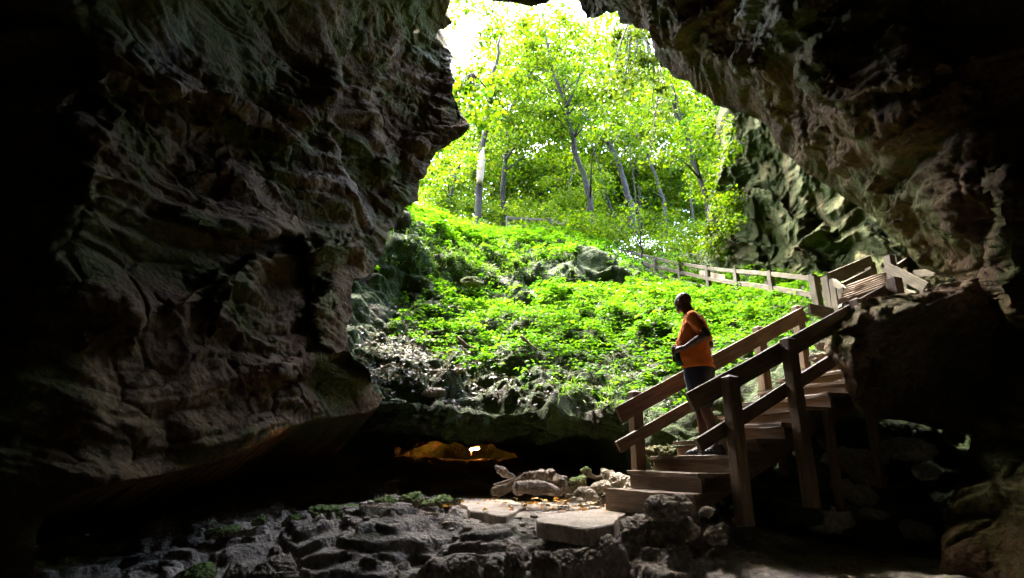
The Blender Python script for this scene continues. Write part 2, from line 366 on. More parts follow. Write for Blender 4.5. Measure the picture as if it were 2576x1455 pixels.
ed, _, _, enx, eny = seg_info(qx, qy, MOUTH, closed=True)
damp = np.clip(.35 + ed / 70., 0, 1)
sc_r = np.clip(rr / 7, .35, 1)
na, ne = len(az), len(el)
Gv = V.reshape(na, ne, 3); Nv = np.cross(np.gradient(Gv, axis=0), np.gradient(Gv, axis=1)).reshape(-1, 3); Nv /= np.linalg.norm(Nv, axis=1)[:, None] + 1e-9
Nv *= -np.sign((Nv * D).sum(1))[:, None]; Nv = Nv * .75 - D * .5; Nv /= np.linalg.norm(Nv, axis=1)[:, None]
V = V + Nv * (disp * damp * sc_r)[:, None]
Ai = ((A[:-1, :-1] + A[1:, 1:]) / 2); Ei = ((E[:-1, :-1] + E[1:, 1:]) / 2)
Dc = np.stack([np.sin(Ai) * np.cos(Ei), np.cos(Ai) * np.cos(Ei), np.sin(Ei)], -1)
cxp, cyp = proj(Dc * 10 + np.array([0, 0, EYE])); fr = Dc[..., 1] > .25
hole = np.zeros(fr.shape, bool); hole[fr] = inpoly(cxp[fr], cyp[fr], MOUTHJ)
side = np.hypot((cxp - 1052), (cyp - 79) * 1.6) < 7; hole |= (side & fr)          # the tiny second gap beside the mouth
faces = grid_faces(na, ne, ~hole)[:, ::-1]
# snap the rim to the traced outline
cnt = np.zeros(na * ne, int); np.add.at(cnt, faces.ravel(), 1)
full = np.zeros((na, ne), int); full[:-1, :-1] += 1; full[1:, :-1] += 1; full[:-1, 1:] += 1; full[1:, 1:] += 1
bv = np.where((cnt > 0) & (cnt < full.ravel()) & front & (qx > -300) & (qx < 2900))[0]
sx_, sy_ = qx[bv], qy[bv]; dd, _, _, nxp, nyp = seg_info(sx_, sy_, MOUTHJ, closed=True); ok = dd < 9
ro = np.linalg.norm(V[bv] - np.array([0, 0, EYE]), axis=1)
Xr, Yr, Zr = ray(nxp, nyp); dn = np.stack([Xr, Yr, Zr], 1); dn /= np.linalg.norm(dn, axis=1)[:, None]
V[bv[ok]] = (dn * ro[:, None] + np.array([0, 0, EYE]))[ok]
# thickness: the rim runs back and outwards from its edge
e = np.concatenate([faces[:, [0, 1]], faces[:, [1, 2]], faces[:, [2, 3]], faces[:, [3, 0]]])
key = np.sort(e, 1); kk = key[:, 0].astype(np.int64) * (na * ne) + key[:, 1]
u, inv, c = np.unique(kk, return_inverse=True, return_counts=True); be = e[c[inv] == 1]
mb = front[be[:, 0]] & (ed[be[:, 0]] < 30); be = be[mb]
bvs = np.unique(be); rem = -np.ones(na * ne, int); rem[bvs] = np.arange(len(bvs))
base = V[bvs]; dr = (base - np.array([0, 0, EYE])); dr /= np.linalg.norm(dr, axis=1)[:, None]
cen = P(1350, 560, 1.0) - np.array([0, 0, EYE]); cen /= np.linalg.norm(cen)
ow = dr - cen * (dr @ cen)[:, None]; ow /= np.linalg.norm(ow, axis=1)[:, None]
allV = [V]; allF = [faces]; prev = bvs; off = na * ne
for k, (bk, o_) in enumerate([(.12, .015), (.35, .08), (.8, .35), (1.6, 1.0), (2.6, 3.0), (3.5, 9.0)]):
    nv = base + dr * bk + ow * o_; nn = crag(nv, .9 * min(1, bk), 6, .8, seed=9); nv = nv + ow * np.abs(nn)[:, None]
    allV.append(nv); cur = off + np.arange(len(bvs)); off += len(bvs)
    a_, b_ = rem[be[:, 0]], rem[be[:, 1]]; pa = prev[a_] if k else be[:, 0]; pb = prev[b_] if k else be[:, 1]
    allF.append(np.stack([pb, pa, cur[a_], cur[b_]], 1)); prev = cur
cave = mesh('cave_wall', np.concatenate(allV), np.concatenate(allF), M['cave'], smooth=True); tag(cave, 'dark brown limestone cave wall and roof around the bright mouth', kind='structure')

# ------------------------------------------------------------------ the hillside outside, wrapping under at its lip into the lamp-lit passage
SL = [(960,1002,8.4),(1050,1010,8.6),(1150,1028,8.7),(1250,1042,8.7),(1400,1042,8.6),(1500,1035,8.4),(1570,1012,8.1),
(890,790,11.2),(900,880,9.8),(960,880,10),(1100,900,10.2),(1250,900,10.4),(1400,900,10.4),(1550,900,10.1),(1700,900,9.5),(1800,935,8.7),(1900,930,8.5),(1700,1000,8.3),
(1640,1060,7.7),(1000,785,12.2),(1150,765,13.2),(1300,775,13),(1450,745,13.8),(1600,742,14),(1700,765,13),(1750,775,12.4),(1900,790,10.9),(2000,805,9.8),(2040,870,8.7),
(1010,745,12.8),(1150,742,13.9),(1250,738,14.7),(1330,735,14.9),(1400,722,15.1),(1480,722,15.3),(1550,722,15.4),(950,690,12.4),
(990,590,12.9),(1020,545,13.3),(1080,610,14.2),(1150,650,14.6),(1300,648,14.9),(1450,625,15.4),(1540,652,15.6),
(1100,560,16.5),(1200,597,18.5),(1350,590,19.5),(1500,600,19.8),(1560,645,19.5),(1592,706,20.5),(1650,732,18.8),(1710,748,17),(1778,762,15),(1850,775,13),(1937,784,11.3),(2040,800,9.7),
(1700,640,22),(1830,690,17.2),(1950,705,14),(2100,715,11.8),(2250,700,10.2),(2350,720,9.0),
(1700,1110,7.2),(1640,1180,7.0),(1570,1205,7.2),(1900,1010,7.4),(2000,965,7.4),(2070,915,7.6),(1800,1080,7.2),(1900,1190,6.7),(2100,1150,6.9),(2250,1080,7.1),(2400,1100,7),(2100,1260,6.3),(2300,1250,6.4),(1950,1290,6.0)]
cs = [P(*s) for s in SL]; cp = [c[:2] for c in cs]; cz = [c[2] for c in cs]
for x, y, z in [(-10,14,12),(-8,11,10),(-14,22,14),(-6,20,10.3),(-12,35,12),(0,26,10.3),(6,26,10.4),(0,36,11),(12,36,11.5),(-10,60,13),(0,60,12.5),(15,60,13),(30,60,14),(-30,60,16),(-25,20,16),(12,24,11),(25,25,16),
                (22,10,10),(10,10,5),(9,7.5,3),(12,5,1),(6,5,.3),(-7,8.5,6),(-15,6,9)]:
    cp.append(np.array([x, y])); cz.append(z)
def lipY(x): return np.interp(x, [-30, -6, -2.6, -2.2, 0, 1.5, 1.75, 2.1, 3, 6, 30], [8.6, 8.6, 8.5, 8.4, 8.7, 8.3, 7.9, 6.9, 5.9, 4.8, 4.8])
def build_slope():
    xs = np.concatenate([np.linspace(-30, -5, 30)[:-1], np.linspace(-5, 7, 560)[:-1], np.linspace(7, 30, 60)])
    s = np.concatenate([np.linspace(0, 9.5, 470)[:-1], np.linspace(9.5, 18, 150)[:-1], np.linspace(18, 70, 50)])
    XX, S = np.meshgrid(xs, s, indexing='ij'); y0 = lipY(XX); YY = y0 + S
    Q = np.stack([XX.ravel(), YY.ravel()], 1); Z = rbf(np.array(cp), cz, Q, eps=.01).reshape(XX.shape)
    top = np.stack([XX, YY, Z], -1)[:, ::-1]                    # far -> lip
    # underside
    z0 = Z[:, 0]; w_ = np.clip((xs + 4.4) / 1.2, 0, 1) * np.clip((1.75 - xs) / .35, 0, 1)
    prof = [(.05, -.16), (.12, -.30), (.4, -.42), (1.0, None, .40), (2.2, None, .36), (3.4, None, .34), (4.3, None, .36), (5.2, None, .46), (6.2, None, .62), (7.3, None, .5), (8.5, None, .35), (9.8, None, -.2), (11, None, -2.2)]
    st = []; 
    for q in prof:
        zt = (z0 + q[1]) if len(q) == 2 else np.full(len(xs), EYE + q[2]); zc = z0 - .25 - .9 * q[0]
        gx_ = np.exp(-((xs + 1.15) / 1.5) ** 4) if q[0] > 2.5 else 1.; zt = EYE - .35 + (zt - EYE + .35) * gx_
        zz = np.maximum(zt * w_ + zc * (1 - w_), -1.5); st.append(np.stack([xs, lipY(xs) + q[0], zz], 1))
    st = np.stack([top[:, -1]] + st, 1); k = np.linspace(0, len(prof), 190); i = np.clip(k.astype(int), 0, len(prof) - 1); f = (k - i)[None, :, None]
    und = st[:, i] * (1 - f) + st[:, i + 1] * f
    G = np.concatenate([top, und[:, 1:]], 1); nu, nv = G.shape[:2]
    du = np.gradient(G, axis=0); dv = np.gradient(G, axis=1); N = np.cross(du, dv); N /= np.linalg.norm(N, axis=-1, keepdims=True) + 1e-9
    if N[nu // 2, 50, 2] < 0: N = -N
    fl = G.reshape(-1, 3); n_ = N.reshape(-1, 3); d = crag(fl, .62, 7, .7, seed=40, strata=1.3)
    px, py = proj(fl)
    a = np.ones(len(fl)); a *= np.clip(1.6 - fl[:, 1] / 22, .3, 1)
    st_ = np.exp(-((px - 2000) / 160) ** 2 - ((py - 900) / 200) ** 2); a *= 1 - .6 * st_
    rt = inpoly(px, py, [(1570, 1040), (1570, 1260), (1640, 1240), (1640, 1040)]); a = np.where(rt, .35, a)
    jj = np.tile(np.arange(nv), nu); a = np.where((jj > top.shape[1] + 35) & (fl[:, 0] > -3.1), a * .62, a)
    band = np.exp(-((py - 690) / 45) ** 2) * (px > 1150) * (px < 1580); d = d + .25 * band * np.minimum(0, noise(fl * np.array([.8, .8, 2.4]), 66))
    fl = fl + n_ * (d * a)[:, None]
    return fl, nu, nv, n_, G
SV, snu, snv, SN, _ = build_slope()
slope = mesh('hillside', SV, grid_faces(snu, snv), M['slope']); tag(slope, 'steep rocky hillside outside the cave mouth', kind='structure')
SG = SV.reshape(snu, snv, 3); SNg = SN.reshape(snu, snv, 3)

# ------------------------------------------------------------------ cave floor
FL = [(1300,1262,8),(1000,1262,7.8),(1160,1250,8.6),(1200,1300,6.6),(1450,1302,6.3),(1000,1300,6.3),(850,1312,6.2),(1500,1285,7.0),(620,1335,6.1),(700,1360,5.6),(900,1362,5.55),(1100,1360,5.55),(1300,1350,5.6),
(1480,1345,5.6),(1600,1310,6.0),(1750,1295,5.7),(1850,1330,5.5),(1900,1400,5.5),(2200,1400,5.8),(2500,1425,5.3),(2100,1350,6.2),(2400,1370,6.2),(1330,1296,6.75),(1345,1268,7.75),(1390,1284,7.25),(1330,1306,6.45),(1230,1306,6.4),(1600,1270,6.7),(1570,1235,7.4),(1520,1215,8.0),(1480,1225,8.0)]
fp = [P(*s) for s in FL]; fz = [p[2] for p in fp]; fp = [p[:2] for p in fp]
for x, y, z in [(-2.1,5.1,.34),(-1.4,5.1,.3),(-.68,5.1,.28),(.04,5.15,.3),(.6,5.1,.34),(1.1,5.0,.38),(0,3,.1),(-3,3,.1),(3,3,.25),(0,4.45,.15),(-2,4.45,.1),(1.2,4.5,.2),(0,-5,0),(-6,0,.1),(6,0,.1),(-5,5,.3),(-2,9.4,.66),(0,9.4,.66),(0,12.8,1.29),(-2,12.8,1.29),(1,12.6,1.36),(-4,12.8,1.36),(-3.9,12.4,2.0),(-5.2,12,2.2),(-1,11,1.06),(1,11,1.1),(-3,11,1.06),(-2,16,.8),(0,16,.8),
                (-5,9,.5),(3,9,.6),(4,12,.8),(-8,14,1),(0,24,.8),(-10,-6,0),(10,-6,0),(9,6,.4),(7,5,.4),(-4.2,6.4,.4)]:
    fp.append(np.array([x, y])); fz.append(z)
def floor_base(x, y): return rbf(np.array(fp), fz, np.stack([np.ravel(x), np.ravel(y)], 1).astype(float), eps=.01)
xs = np.concatenate([np.linspace(-14, -4.2, 20)[:-1], np.linspace(-4.2, 5.2, 520)[:-1], np.linspace(5.2, 14, 20)])
ys = np.concatenate([np.linspace(-12, 3.9, 20)[:-1], np.linspace(3.9, 9, 330)[:-1], np.linspace(9, 24, 90)])
XX, YY = np.meshgrid(xs, ys, indexing='ij'); Z = floor_base(XX, YY); FV = np.stack([XX.ravel(), YY.ravel(), Z], 1)
q = crag(FV, .32, 8, 1.15, seed=60, strata=1.0); q = q + .05 * np.minimum(0, noise(FV * 3.2, 61)) * 2
q = q * np.where(FV[:, 1] > 9.6, .35, 1); px, py = proj(FV)
flat = np.exp(-np.clip(seg_info(px, py, [(1210, 1262), (1300, 1275), (1480, 1305), (1540, 1290)])[0] - 40, 0, None) / 30.)
sand = 1 / (1 + np.exp(-(px - 1830) / 30.)) * (py > 1330) * (py < 1700)
pm = [(1150,1238),(1250,1236),(1600,1250),(1610,1290),(1490,1322),(1350,1300),(1290,1306),(1160,1276)]; dm = seg_info(px, py, pm, closed=True)[0]; mk = np.where(inpoly(px, py, np.array(pm)), 1., np.exp(-(dm / 14.) ** 2))
FV[:, 2] = FV[:, 2] * (1 - mk) + (EYE - .566) * mk; q = q * (1 - .8 * mk)
q = q * (1 - .85 * flat) * (1 - .8 * sand) - .02 * flat
FV[:, 2] += q
tz = .10; hh = (FV[:, 2] + .07 * fbm(FV * 1.7, 3, seed=88)) / tz; fl_ = np.floor(hh); fr_ = np.clip((hh - fl_ - .38) / .24, 0, 1); fr_ = fr_ * fr_ * (3 - 2 * fr_)
dz = tz * (fl_ + fr_ * .8 + .2 * (hh - fl_) - hh); FV[:, 2] += dz * .9 * (1 - mk) * (1 - sand) * (FV[:, 1] < 8.2) * (1 - flat * .7)
floor = mesh('ground', FV, grid_faces(len(xs), len(ys)), M['floor']); tag(floor, 'grey bedrock and sandy cave floor', kind='structure')
FG = FV.reshape(len(xs), len(ys), 3)
def floor_z(x, y):
    i = int(np.clip(np.searchsorted(xs, x), 1, len(xs) - 1)); j = int(np.clip(np.searchsorted(ys, y), 1, len(ys) - 1)); return float(FG[i, j, 2])

# ------------------------------------------------------------------ sunlit limestone cliff on the right and other free rock masses (relief + back)
def relief(name, outline, ctrl, mat, label, cat, step=4, amp=.7, o=7, f0=.7, seed=5, strata=1., bil=1., thick=2.5, jit=2.0, steps=(), smooth=True, push=(0, 1, .2), flare=.3):
    oj = jitter_poly(outline, 5, jit, seed); lo = oj.min(0) - step; hi = oj.max(0) + step
    gx = np.arange(lo[0], hi[0] + step, step); gy = np.arange(lo[1], hi[1] + step, step); GX, GY = np.meshgrid(gx, gy, indexing='ij')
    c = np.array([(a, b) for a, b, _ in ctrl], float); v = [k[2] for k in ctrl]
    Yv = rbf(c, v, np.stack([GX.ravel(), GY.ravel()], 1), eps=1.)
    X = GX.ravel(); Yp = GY.ravel()
    for pl, a, L in steps:
        wb = np.stack([X / 50., Yp / 50., X * 0], 1)
        d, s, t, _, _ = seg_info(X + 7 * fbm(wb, 3, seed=3), Yp + 7 * fbm(wb, 3, seed=8), pl); en = np.clip(np.minimum(t, 1 - t) * 5, 0, 1); sdv = d * s
        Yv = Yv - np.where(sdv > 0, np.exp(-sdv / L), 0) * en * a
    rx, ry, rz = ray(X, Yp); dirs = np.stack([rx, ry, rz], 1); V = dirs * (Yv / ry)[:, None] + np.array([0, 0, EYE])
    un = dirs / np.linalg.norm(dirs, axis=1)[:, None]; d = crag(V, amp, o, f0, seed, strata, bil)
    ins = inpoly((GX[:-1, :-1] + GX[1:, 1:]) / 2, (GY[:-1, :-1] + GY[1:, 1:]) / 2, oj)
    V = V - un * d[:, None]; f = grid_faces(len(gx), len(gy), ins)[:, ::-1]
    n0 = len(V); cnt = np.zeros(n0, int); np.add.at(cnt, f.ravel(), 1)
    used = np.where(cnt > 0)[0]; bvv = used[cnt[used] < 4]
    dd, _, _, nxp, nyp = seg_info(X[bvv], Yp[bvv], oj, closed=True); ok = dd < step * 1.5
    t = np.linalg.norm(V[bvv] - np.array([0, 0, EYE]), axis=1); rx, ry, rz = ray(nxp, nyp); dn = np.stack([rx, ry, rz], 1); dn /= np.linalg.norm(dn, axis=1)[:, None]
    V[bvv[ok]] = (dn * t[:, None] + np.array([0, 0, EYE]))[ok]
    e = np.concatenate([f[:, [0, 1]], f[:, [1, 2]], f[:, [2, 3]], f[:, [3, 0]]]); key = np.sort(e, 1); kk = key[:, 0].astype(np.int64) * n0 + key[:, 1]
    u, inv, c = np.unique(kk, return_inverse=True, return_counts=True); be = e[c[inv] == 1]; bs = np.unique(be); rem = -np.ones(n0, int); rem[bs] = np.arange(len(bs))
    base = V[bs]; cen = V[used].mean(0); ps = np.array(push, float); ps /= np.linalg.norm(ps); prev = bs; AV = [V]; AF = [f]; off = n0
    ow = base - cen; ow -= un[bs] * (ow * un[bs]).sum(1)[:, None]; ow /= np.linalg.norm(ow, axis=1)[:, None] + 1e-6
    for k, (b_, w_) in enumerate([(.06, .0), (.25, -.02), (.55, -.12), (1., -.45)]):
        nv = base + (un[bs] * .6 + ps * .4) * thick * b_ + ow * thick * w_ * flare; nv = nv + ow * (crag(nv, .15 * thick * .3, 4, 1.2, seed + 4) * min(1, b_ * 2))[:, None] * .6
        AV.append(nv); cur = off + np.arange(len(bs)); off += len(bs); a_, c_ = rem[be[:, 0]], rem[be[:, 1]]
        pa = prev[a_] if k else be[:, 0]; pb = prev[c_] if k else be[:, 1]; AF.append(np.stack([pb, pa, cur[a_], cur[c_]], 1)); prev = cur
    # close the back with a fan
    AV.append(AV[-1].mean(0)[None] + ps * thick * .2); ci = off; tri = np.stack([prev[rem[be[:, 1]]], prev[rem[be[:, 0]]], np.full(len(be), ci)], 1)
    V = np.concatenate(AV); quads = np.concatenate(AF); us = np.zeros(len(V), bool); us[quads.ravel()] = 1; us[ci] = 1; mp = np.cumsum(us) - 1
    me = bpy.data.meshes.new(name); quads = mp[quads]; tri = mp[tri]; V = V[us]; nq, nt_ = len(quads), len(tri)
    me.vertices.add(len(V)); me.vertices.foreach_set('co', V.astype(np.float32).ravel()); me.loops.add(nq * 4 + nt_ * 3)
    me.loops.foreach_set('vertex_index', np.concatenate([quads.ravel(), tri.ravel()]).astype(np.int32)); me.polygons.add(nq + nt_)
    me.polygons.foreach_set('loop_start', np.concatenate([np.arange(nq) * 4, nq * 4 + np.arange(nt_) * 3]).astype(np.int32))
    me.polygons.foreach_set('loop_total', np.concatenate([np.full(nq, 4), np.full(nt_, 3)]).astype(np.int32)); me.update(calc_edges=True)
    me.polygons.foreach_set('use_smooth', np.full(nq + nt_, smooth)); me.materials.append(mat)
    o = bpy.data.objects.new(name, me); sc.collection.objects.link(o); tag(o, label, cat); return o
cliff = relief('limestone_cliff', [(1830,240),(1845,300),(1841,335),(1837,375),(1822,407),(1814,442),(1800,480),(1795,519),(1789,560),(1793,600),(1800,636),(1806,670),(1810,760),(2050,800),(2420,800),(2480,690),(2400,560),(2250,440),(2100,300),(1980,230),(1900,210)],
  [(1830,250,13),(1840,400,14),(1795,519,16),(1795,680,18),(1830,740,17.2),(1950,250,11),(1950,400,12.5),(1900,560,15),(1950,700,13.8),(2050,480,11),(2050,560,12),(2100,700,11.6),(2200,560,9.6),(2250,690,9.9),(2350,700,9.0),(2450,700,8.6),(2300,500,8.8),(2100,300,9.5),(1940,640,15),(2010,590,12.2)],
  M['ledge'], 'pale yellow limestone cliff rising behind the wooden walkway', 'cliff', step=3, amp=.95, f0=1.0, o=7, seed=21, strata=2.4, bil=.15, thick=6,
  steps=[([(2080,560),(2060,575),(2020,600),(1995,625),(1985,650)][::-1], .9, 40), ([(1890,470),(1940,480),(1990,545),(2060,545)], .5, 40), ([(1800,640),(1860,650),(1920,660),(1990,665)], .6, 25), ([(1840,560),(1900,550),(1960,560)], .4, 30),([(1812,600),(1880,610),(1960,620)],.4,22)])
boulder = relief('boulder', [(2078,843),(2088,832),(2112,829),(2119,808),(2123,798),(2150,770),(2192,749),(2212,752),(2244,742),(2295,739),(2330,728),(2365,715),(2416,708),(2461,700),(2490,712),(2520,760),(2560,820),(2620,900),(2640,1060),(2560,1110),(2400,1090),(2280,1060),(2210,1050),(2165,1040),(2150,1025),(2140,1000),(2129,985),(2126,960),(2112,929),(2102,912),(2081,898),(2074,877)],
  [(2078,850,6.1),(2120,815,5.85),(2200,750,5.8),(2300,738,5.8),(2416,710,5.9),(2500,715,5.9),(2150,1060,6.1),(2130,960,6.0),(2090,880,5.9),(2150,880,5.75),(2160,800,5.6),(2215,782,5.55),(2300,772,5.5),(2416,742,5.6),(2500,760,5.65),
   (2210,900,5.95),(2350,850,6.05),(2350,1000,6.5),(2500,900,6.1),(2500,1100,6.5),(2250,1050,6.4),(2600,1000,6.0),(2480,830,6.0)],
  M['boulder'], 'huge dark craggy boulder beside the top of the stairs', 'boulder', step=3.5, amp=.55, seed=33, strata=.3, thick=1.1, push=(1, .3, .3), f0=.9,
  steps=[([(2160,850),(2140,880),(2150,930),(2160,1010)], .25, 40), ([(2190,775),(2250,770),(2340,765),(2420,735)], .25, 50)])

# sand in the hollow, lower right; its paleness stands in for light there
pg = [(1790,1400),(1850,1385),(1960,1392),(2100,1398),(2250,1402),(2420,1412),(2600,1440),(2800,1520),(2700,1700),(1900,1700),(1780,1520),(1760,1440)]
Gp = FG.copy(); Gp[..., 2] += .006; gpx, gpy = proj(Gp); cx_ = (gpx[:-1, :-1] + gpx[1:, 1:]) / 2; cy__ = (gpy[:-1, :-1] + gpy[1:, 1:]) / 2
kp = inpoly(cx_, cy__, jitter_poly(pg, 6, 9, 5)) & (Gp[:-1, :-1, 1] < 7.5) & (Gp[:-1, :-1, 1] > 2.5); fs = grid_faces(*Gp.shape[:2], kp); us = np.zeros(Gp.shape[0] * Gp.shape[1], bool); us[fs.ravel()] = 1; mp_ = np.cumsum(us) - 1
M['sand'] = rock_mat('trodden_sand_lit_tone', (.22, .19, .16), (.42, .38, .32), (.55, .5, .44), scale=1.2, bump_d=.01)
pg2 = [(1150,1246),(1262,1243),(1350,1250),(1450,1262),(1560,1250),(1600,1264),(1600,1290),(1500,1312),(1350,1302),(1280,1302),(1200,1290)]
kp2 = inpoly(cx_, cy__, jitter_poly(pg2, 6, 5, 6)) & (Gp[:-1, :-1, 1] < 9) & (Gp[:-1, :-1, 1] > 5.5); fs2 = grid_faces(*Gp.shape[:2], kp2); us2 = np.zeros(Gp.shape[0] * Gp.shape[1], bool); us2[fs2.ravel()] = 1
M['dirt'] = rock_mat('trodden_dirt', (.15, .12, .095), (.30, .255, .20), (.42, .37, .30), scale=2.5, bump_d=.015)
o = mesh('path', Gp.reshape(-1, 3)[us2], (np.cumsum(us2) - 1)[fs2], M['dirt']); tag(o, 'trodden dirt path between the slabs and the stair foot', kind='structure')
o = mesh('sand', Gp.reshape(-1, 3)[us], mp_[fs], M['sand']); tag(o, 'trodden sand on the floor at the lower right, coloured as if lit', kind='structure')
# ------------------------------------------------------------------ timber
rng = np.random.RandomState(11)
def beam(name, a, b, wd, ht, mat=None, parent=None, side=None, cap=0, seg=7, warp=.004, label=None):
    """a squared timber from a to b; wd across, ht along 'up'; chamfered, a little bowed; cap = pyramid on the b end"""
    a = np.array(a, float); b = np.array(b, float); L = np.linalg.norm(b - a); t = (b - a) / L
    up = np.array([0, 0, 1.]) if abs(t[2]) < .9 else np.array([side[0], side[1], 0.]) if side is not None else np.array([0, 1., 0])
    s = np.cross(t, up); s /= np.linalg.norm(s); u = np.cross(s, t); c = min(wd, ht) * .07; hw, hh = wd / 2, ht / 2
    ring = [(-hw + c, -hh), (hw - c, -hh), (hw, -hh + c), (hw, hh - c), (hw - c, hh), (-hw + c, hh), (-hw, hh - c), (-hw, -hh + c)]
    V = []; G = []; off = rng.rand(3) * 20; ph = rng.rand(2) * 6
    for i in range(seg + 1):
        x = L * i / seg; w1 = warp * math.sin(ph[0] + 2.2 * i / seg); w2 = warp * math.sin(ph[1] + 2.9 * i / seg)
        for (y, z) in ring:
            e = rng.normal(0, warp * .35, 2)
            V.append(a + t * x + s * (y + w1 + e[0]) + u * (z + w2 + e[1])); G.append((x * 1.2 + off[0], y * 16 + off[1], z * 16 + off[2]))
    Fs = []; n = 8
    for i in range(seg):
        for j in range(n): k = (j + 1) % n; Fs.append([i * n + j, i * n + k, (i + 1) * n + k, (i + 1) * n + j])
    Fs.append(list(range(n))[::-1])
    if cap:
        V.append(b + t * cap); G.append((L * 1.2 + off[0], off[1], off[2])); m = len(V) - 1
        for j in range(n): Fs.append([seg * n + j, seg * n + (j + 1) % n, m])
    else: Fs.append([seg * n + j for j in range(n)])
    V = np.array(V); org = np.zeros(3)
    if parent is not None: org = np.array(parent.location)
    o = mesh(name, V - org, Fs, mat or M['wood'], parent, smooth=False)
    at = o.data.attributes.new('grain', 'FLOAT_VECTOR', 'POINT'); at.data.foreach_set('vector', np.array(G, np.float32).ravel())
    if label: o['label'] = label
    return o
DV = np.array([.94, .34]); DV /= np.linalg.norm(DV); NV = np.array([-DV[1], DV[0]])
def near(s, z, o=0.): return np.array([2.32 + .94 * s + NV[0] * o, 5.59 + .34 * s + NV[1] * o, EYE + z])
def far(s, z, o=0.): return np.array([1.88 + .94 * s + NV[0] * o, 6.81 + .34 * s + NV[1] * o, EYE + z])
st = empty('wooden_staircase', (2.0, 6.1, .72), 'dark timber staircase with handrails climbing right from the cave floor, man standing on it', 'staircase')
for k in range(1, 12):
    s = -.29 + .33 * (k - 3); z = .02 + .157 * (k - 3); sn = s; sf = s
    if k == 1: sf, sn = -.92, -.70; z = -.315
    if k == 2: sf = -.60
    lo = (0.0, -.05)[k > 2] + .06
    t = .042; a0 = near(sn + .16, z - t / 2, lo); b0 = far(sf + .16, z - t / 2, .04 if k > 1 else .03)
    beam('tread', a0, b0, .37 if k > 1 else .40, t, parent=st, warp=.006)
    beam('riser', near(sn + .02, z - t - .075 - (.04 if k == 1 else 0), lo + .01), far(sf + .02, z - t - .075 - (.04 if k == 1 else 0), .03), .035, .145 + (.10 if k == 1 else 0), parent=st, warp=.003)
for f_, o_ in ((near, .3), (far, .02)):
    beam('stringer', f_(-.62, -.45, o_), f_(2.35, .96, o_), .05, .2, parent=st)
for s, top, bot, wd in ((-.295, .757, -.58, .125), (.49, 1.18, -.45, .118), (1.55, 1.69, .7, .118), (2.2, 2.01, 1.1, .125)):
    beam('post', near(s, bot, -.07), near(s, top - .03, -.07), wd, wd, parent=st, side=NV, cap=.035, warp=.003)
for s, top, bot, wd in ((-.445, .76, -.5, .128), (1.51, 1.68, .2, .12), (2.23, 2.03, .8, .115)):
    beam('post', far(s, bot, .08), far(s, top - .03, .08), wd, wd, parent=st, side=NV, cap=.035, warp=.003)
beam('handrail', near(-.707, .49, .01), near(2.16, .49 + .465 * 2.867, .01), .042, .185, parent=st, seg=14)
beam('handrail', far(-.72, .455, 0), far(2.26, .455 + .483 * 2.98, 0), .042, .185, parent=st, seg=14)
beam('lower_rail', near(-.66, .10, .01), near(2.1, .10 + .49 * 2.76, .01), .042, .125, parent=st, seg=14)
beam('lower_rail', far(-.746, .11, 0), far(2.2, .11 + .47 * 2.95, 0), .042, .125, parent=st, seg=14)
for (x, y, z0, z1) in ((3.2, 5.9, -.5, .45), (3.75, 6.1, -.3, .75), (3.05, 6.7, -.2, .4)):
    beam('support_post', (x, y, EYE + z0), (x, y, EYE + z1),   .07, .07, parent=st, side=NV)
beam('brace', (3.1, 5.95, EYE + .2), (3.55, 6.15, EYE - .25), .035, .07, parent=st)

def pbeam(name, p, Y1, q, Y2, ht, wd=.04, **k):                   # between two picture points at given distances
    return beam(name, P(p[0], p[1], Y1), P(q[0], q[1], Y2), wd, ht, **k)
ld = empty('stair_landing', tuple(P(2200, 770, 8.3)), 'weathered timber landing with crossing handrails where the two stairways meet under the cliff', 'landing')
kw = dict(parent=ld, mat=M['pale_wood'])
for (x, t, b, Y, w_) in ((2047, 697, 800, 9.3, .12), (2080, 697, 800, 8.6, .13), (2097, 703, 800, 8.4, .11), (2119, 727, 800, 8.0, .11), (2187, 662, 760, 9.3, .13), (2172, 700, 760, 10.2, .11), (2235, 645, 745, 8.6, .12), (2252, 640, 745, 9.6, .10), (2262, 690, 760, 9.8, .1), (2327, 708, 770, 8.1, .1), (2275, 700, 745, 8.9, .08)):
    a = P(x, t, Y); b_ = P(x, b, Y); b_[0] = a[0]; beam('post', (a[0], a[1], min(b_[2], a[2] - .5)), a, w_, w_, side=NV, cap=.02, **kw)
for (p, Y1, q, Y2, h) in (((2088, 700), 8.5, (2190, 655), 9.2, .17), ((2121, 721), 8.1, (2200, 680), 9.2, .11), ((2226, 672), 8.5, (2329, 724), 8.0, .16), ((2247, 724), 8.6, (2304, 746), 8.1, .12),
                          ((2240, 634), 9.6, (2272, 622), 9.9, .12), ((2261, 672), 8.9, (2291, 650), 9.6, .11), ((2096, 709), 8.4, (2132, 735), 7.9, .10), ((2126, 738), 7.9, (2116, 775), 7.9, .10),
                          ((2044, 706), 9.9, (2230, 686), 10.2, .12), ((2050, 725), 9.9, (2226, 705), 10.2, .10), ((2060, 741), 9.9, (2140, 744), 9.2, .10), ((2130, 700), 10.1, (2185, 672), 10.2, .09),
                          ((2300, 690), 9.0, (2360, 684), 8.6, .12), ((2035, 777), 7.62, (2097, 791), 8.0, .16)):
    pbeam('rail', p, Y1, q, Y2, h, **kw)
for i in range(7):                                                 # steps of the upper flight seen edge on
    pbeam('tread', (2122 + 3 * i, 757 - 6.2 * i), 7.0 + .14 * i, (2222 - 1 * i, 722 - 5.0 * i), 7.25 + .14 * i, .05, .16, parent=ld, mat=M['wood'])
bw = empty('boardwalk_stairs', tuple(P(1800, 740, 14.)), 'long weathered wooden stairway with rails running down the green hillside', 'stairway')
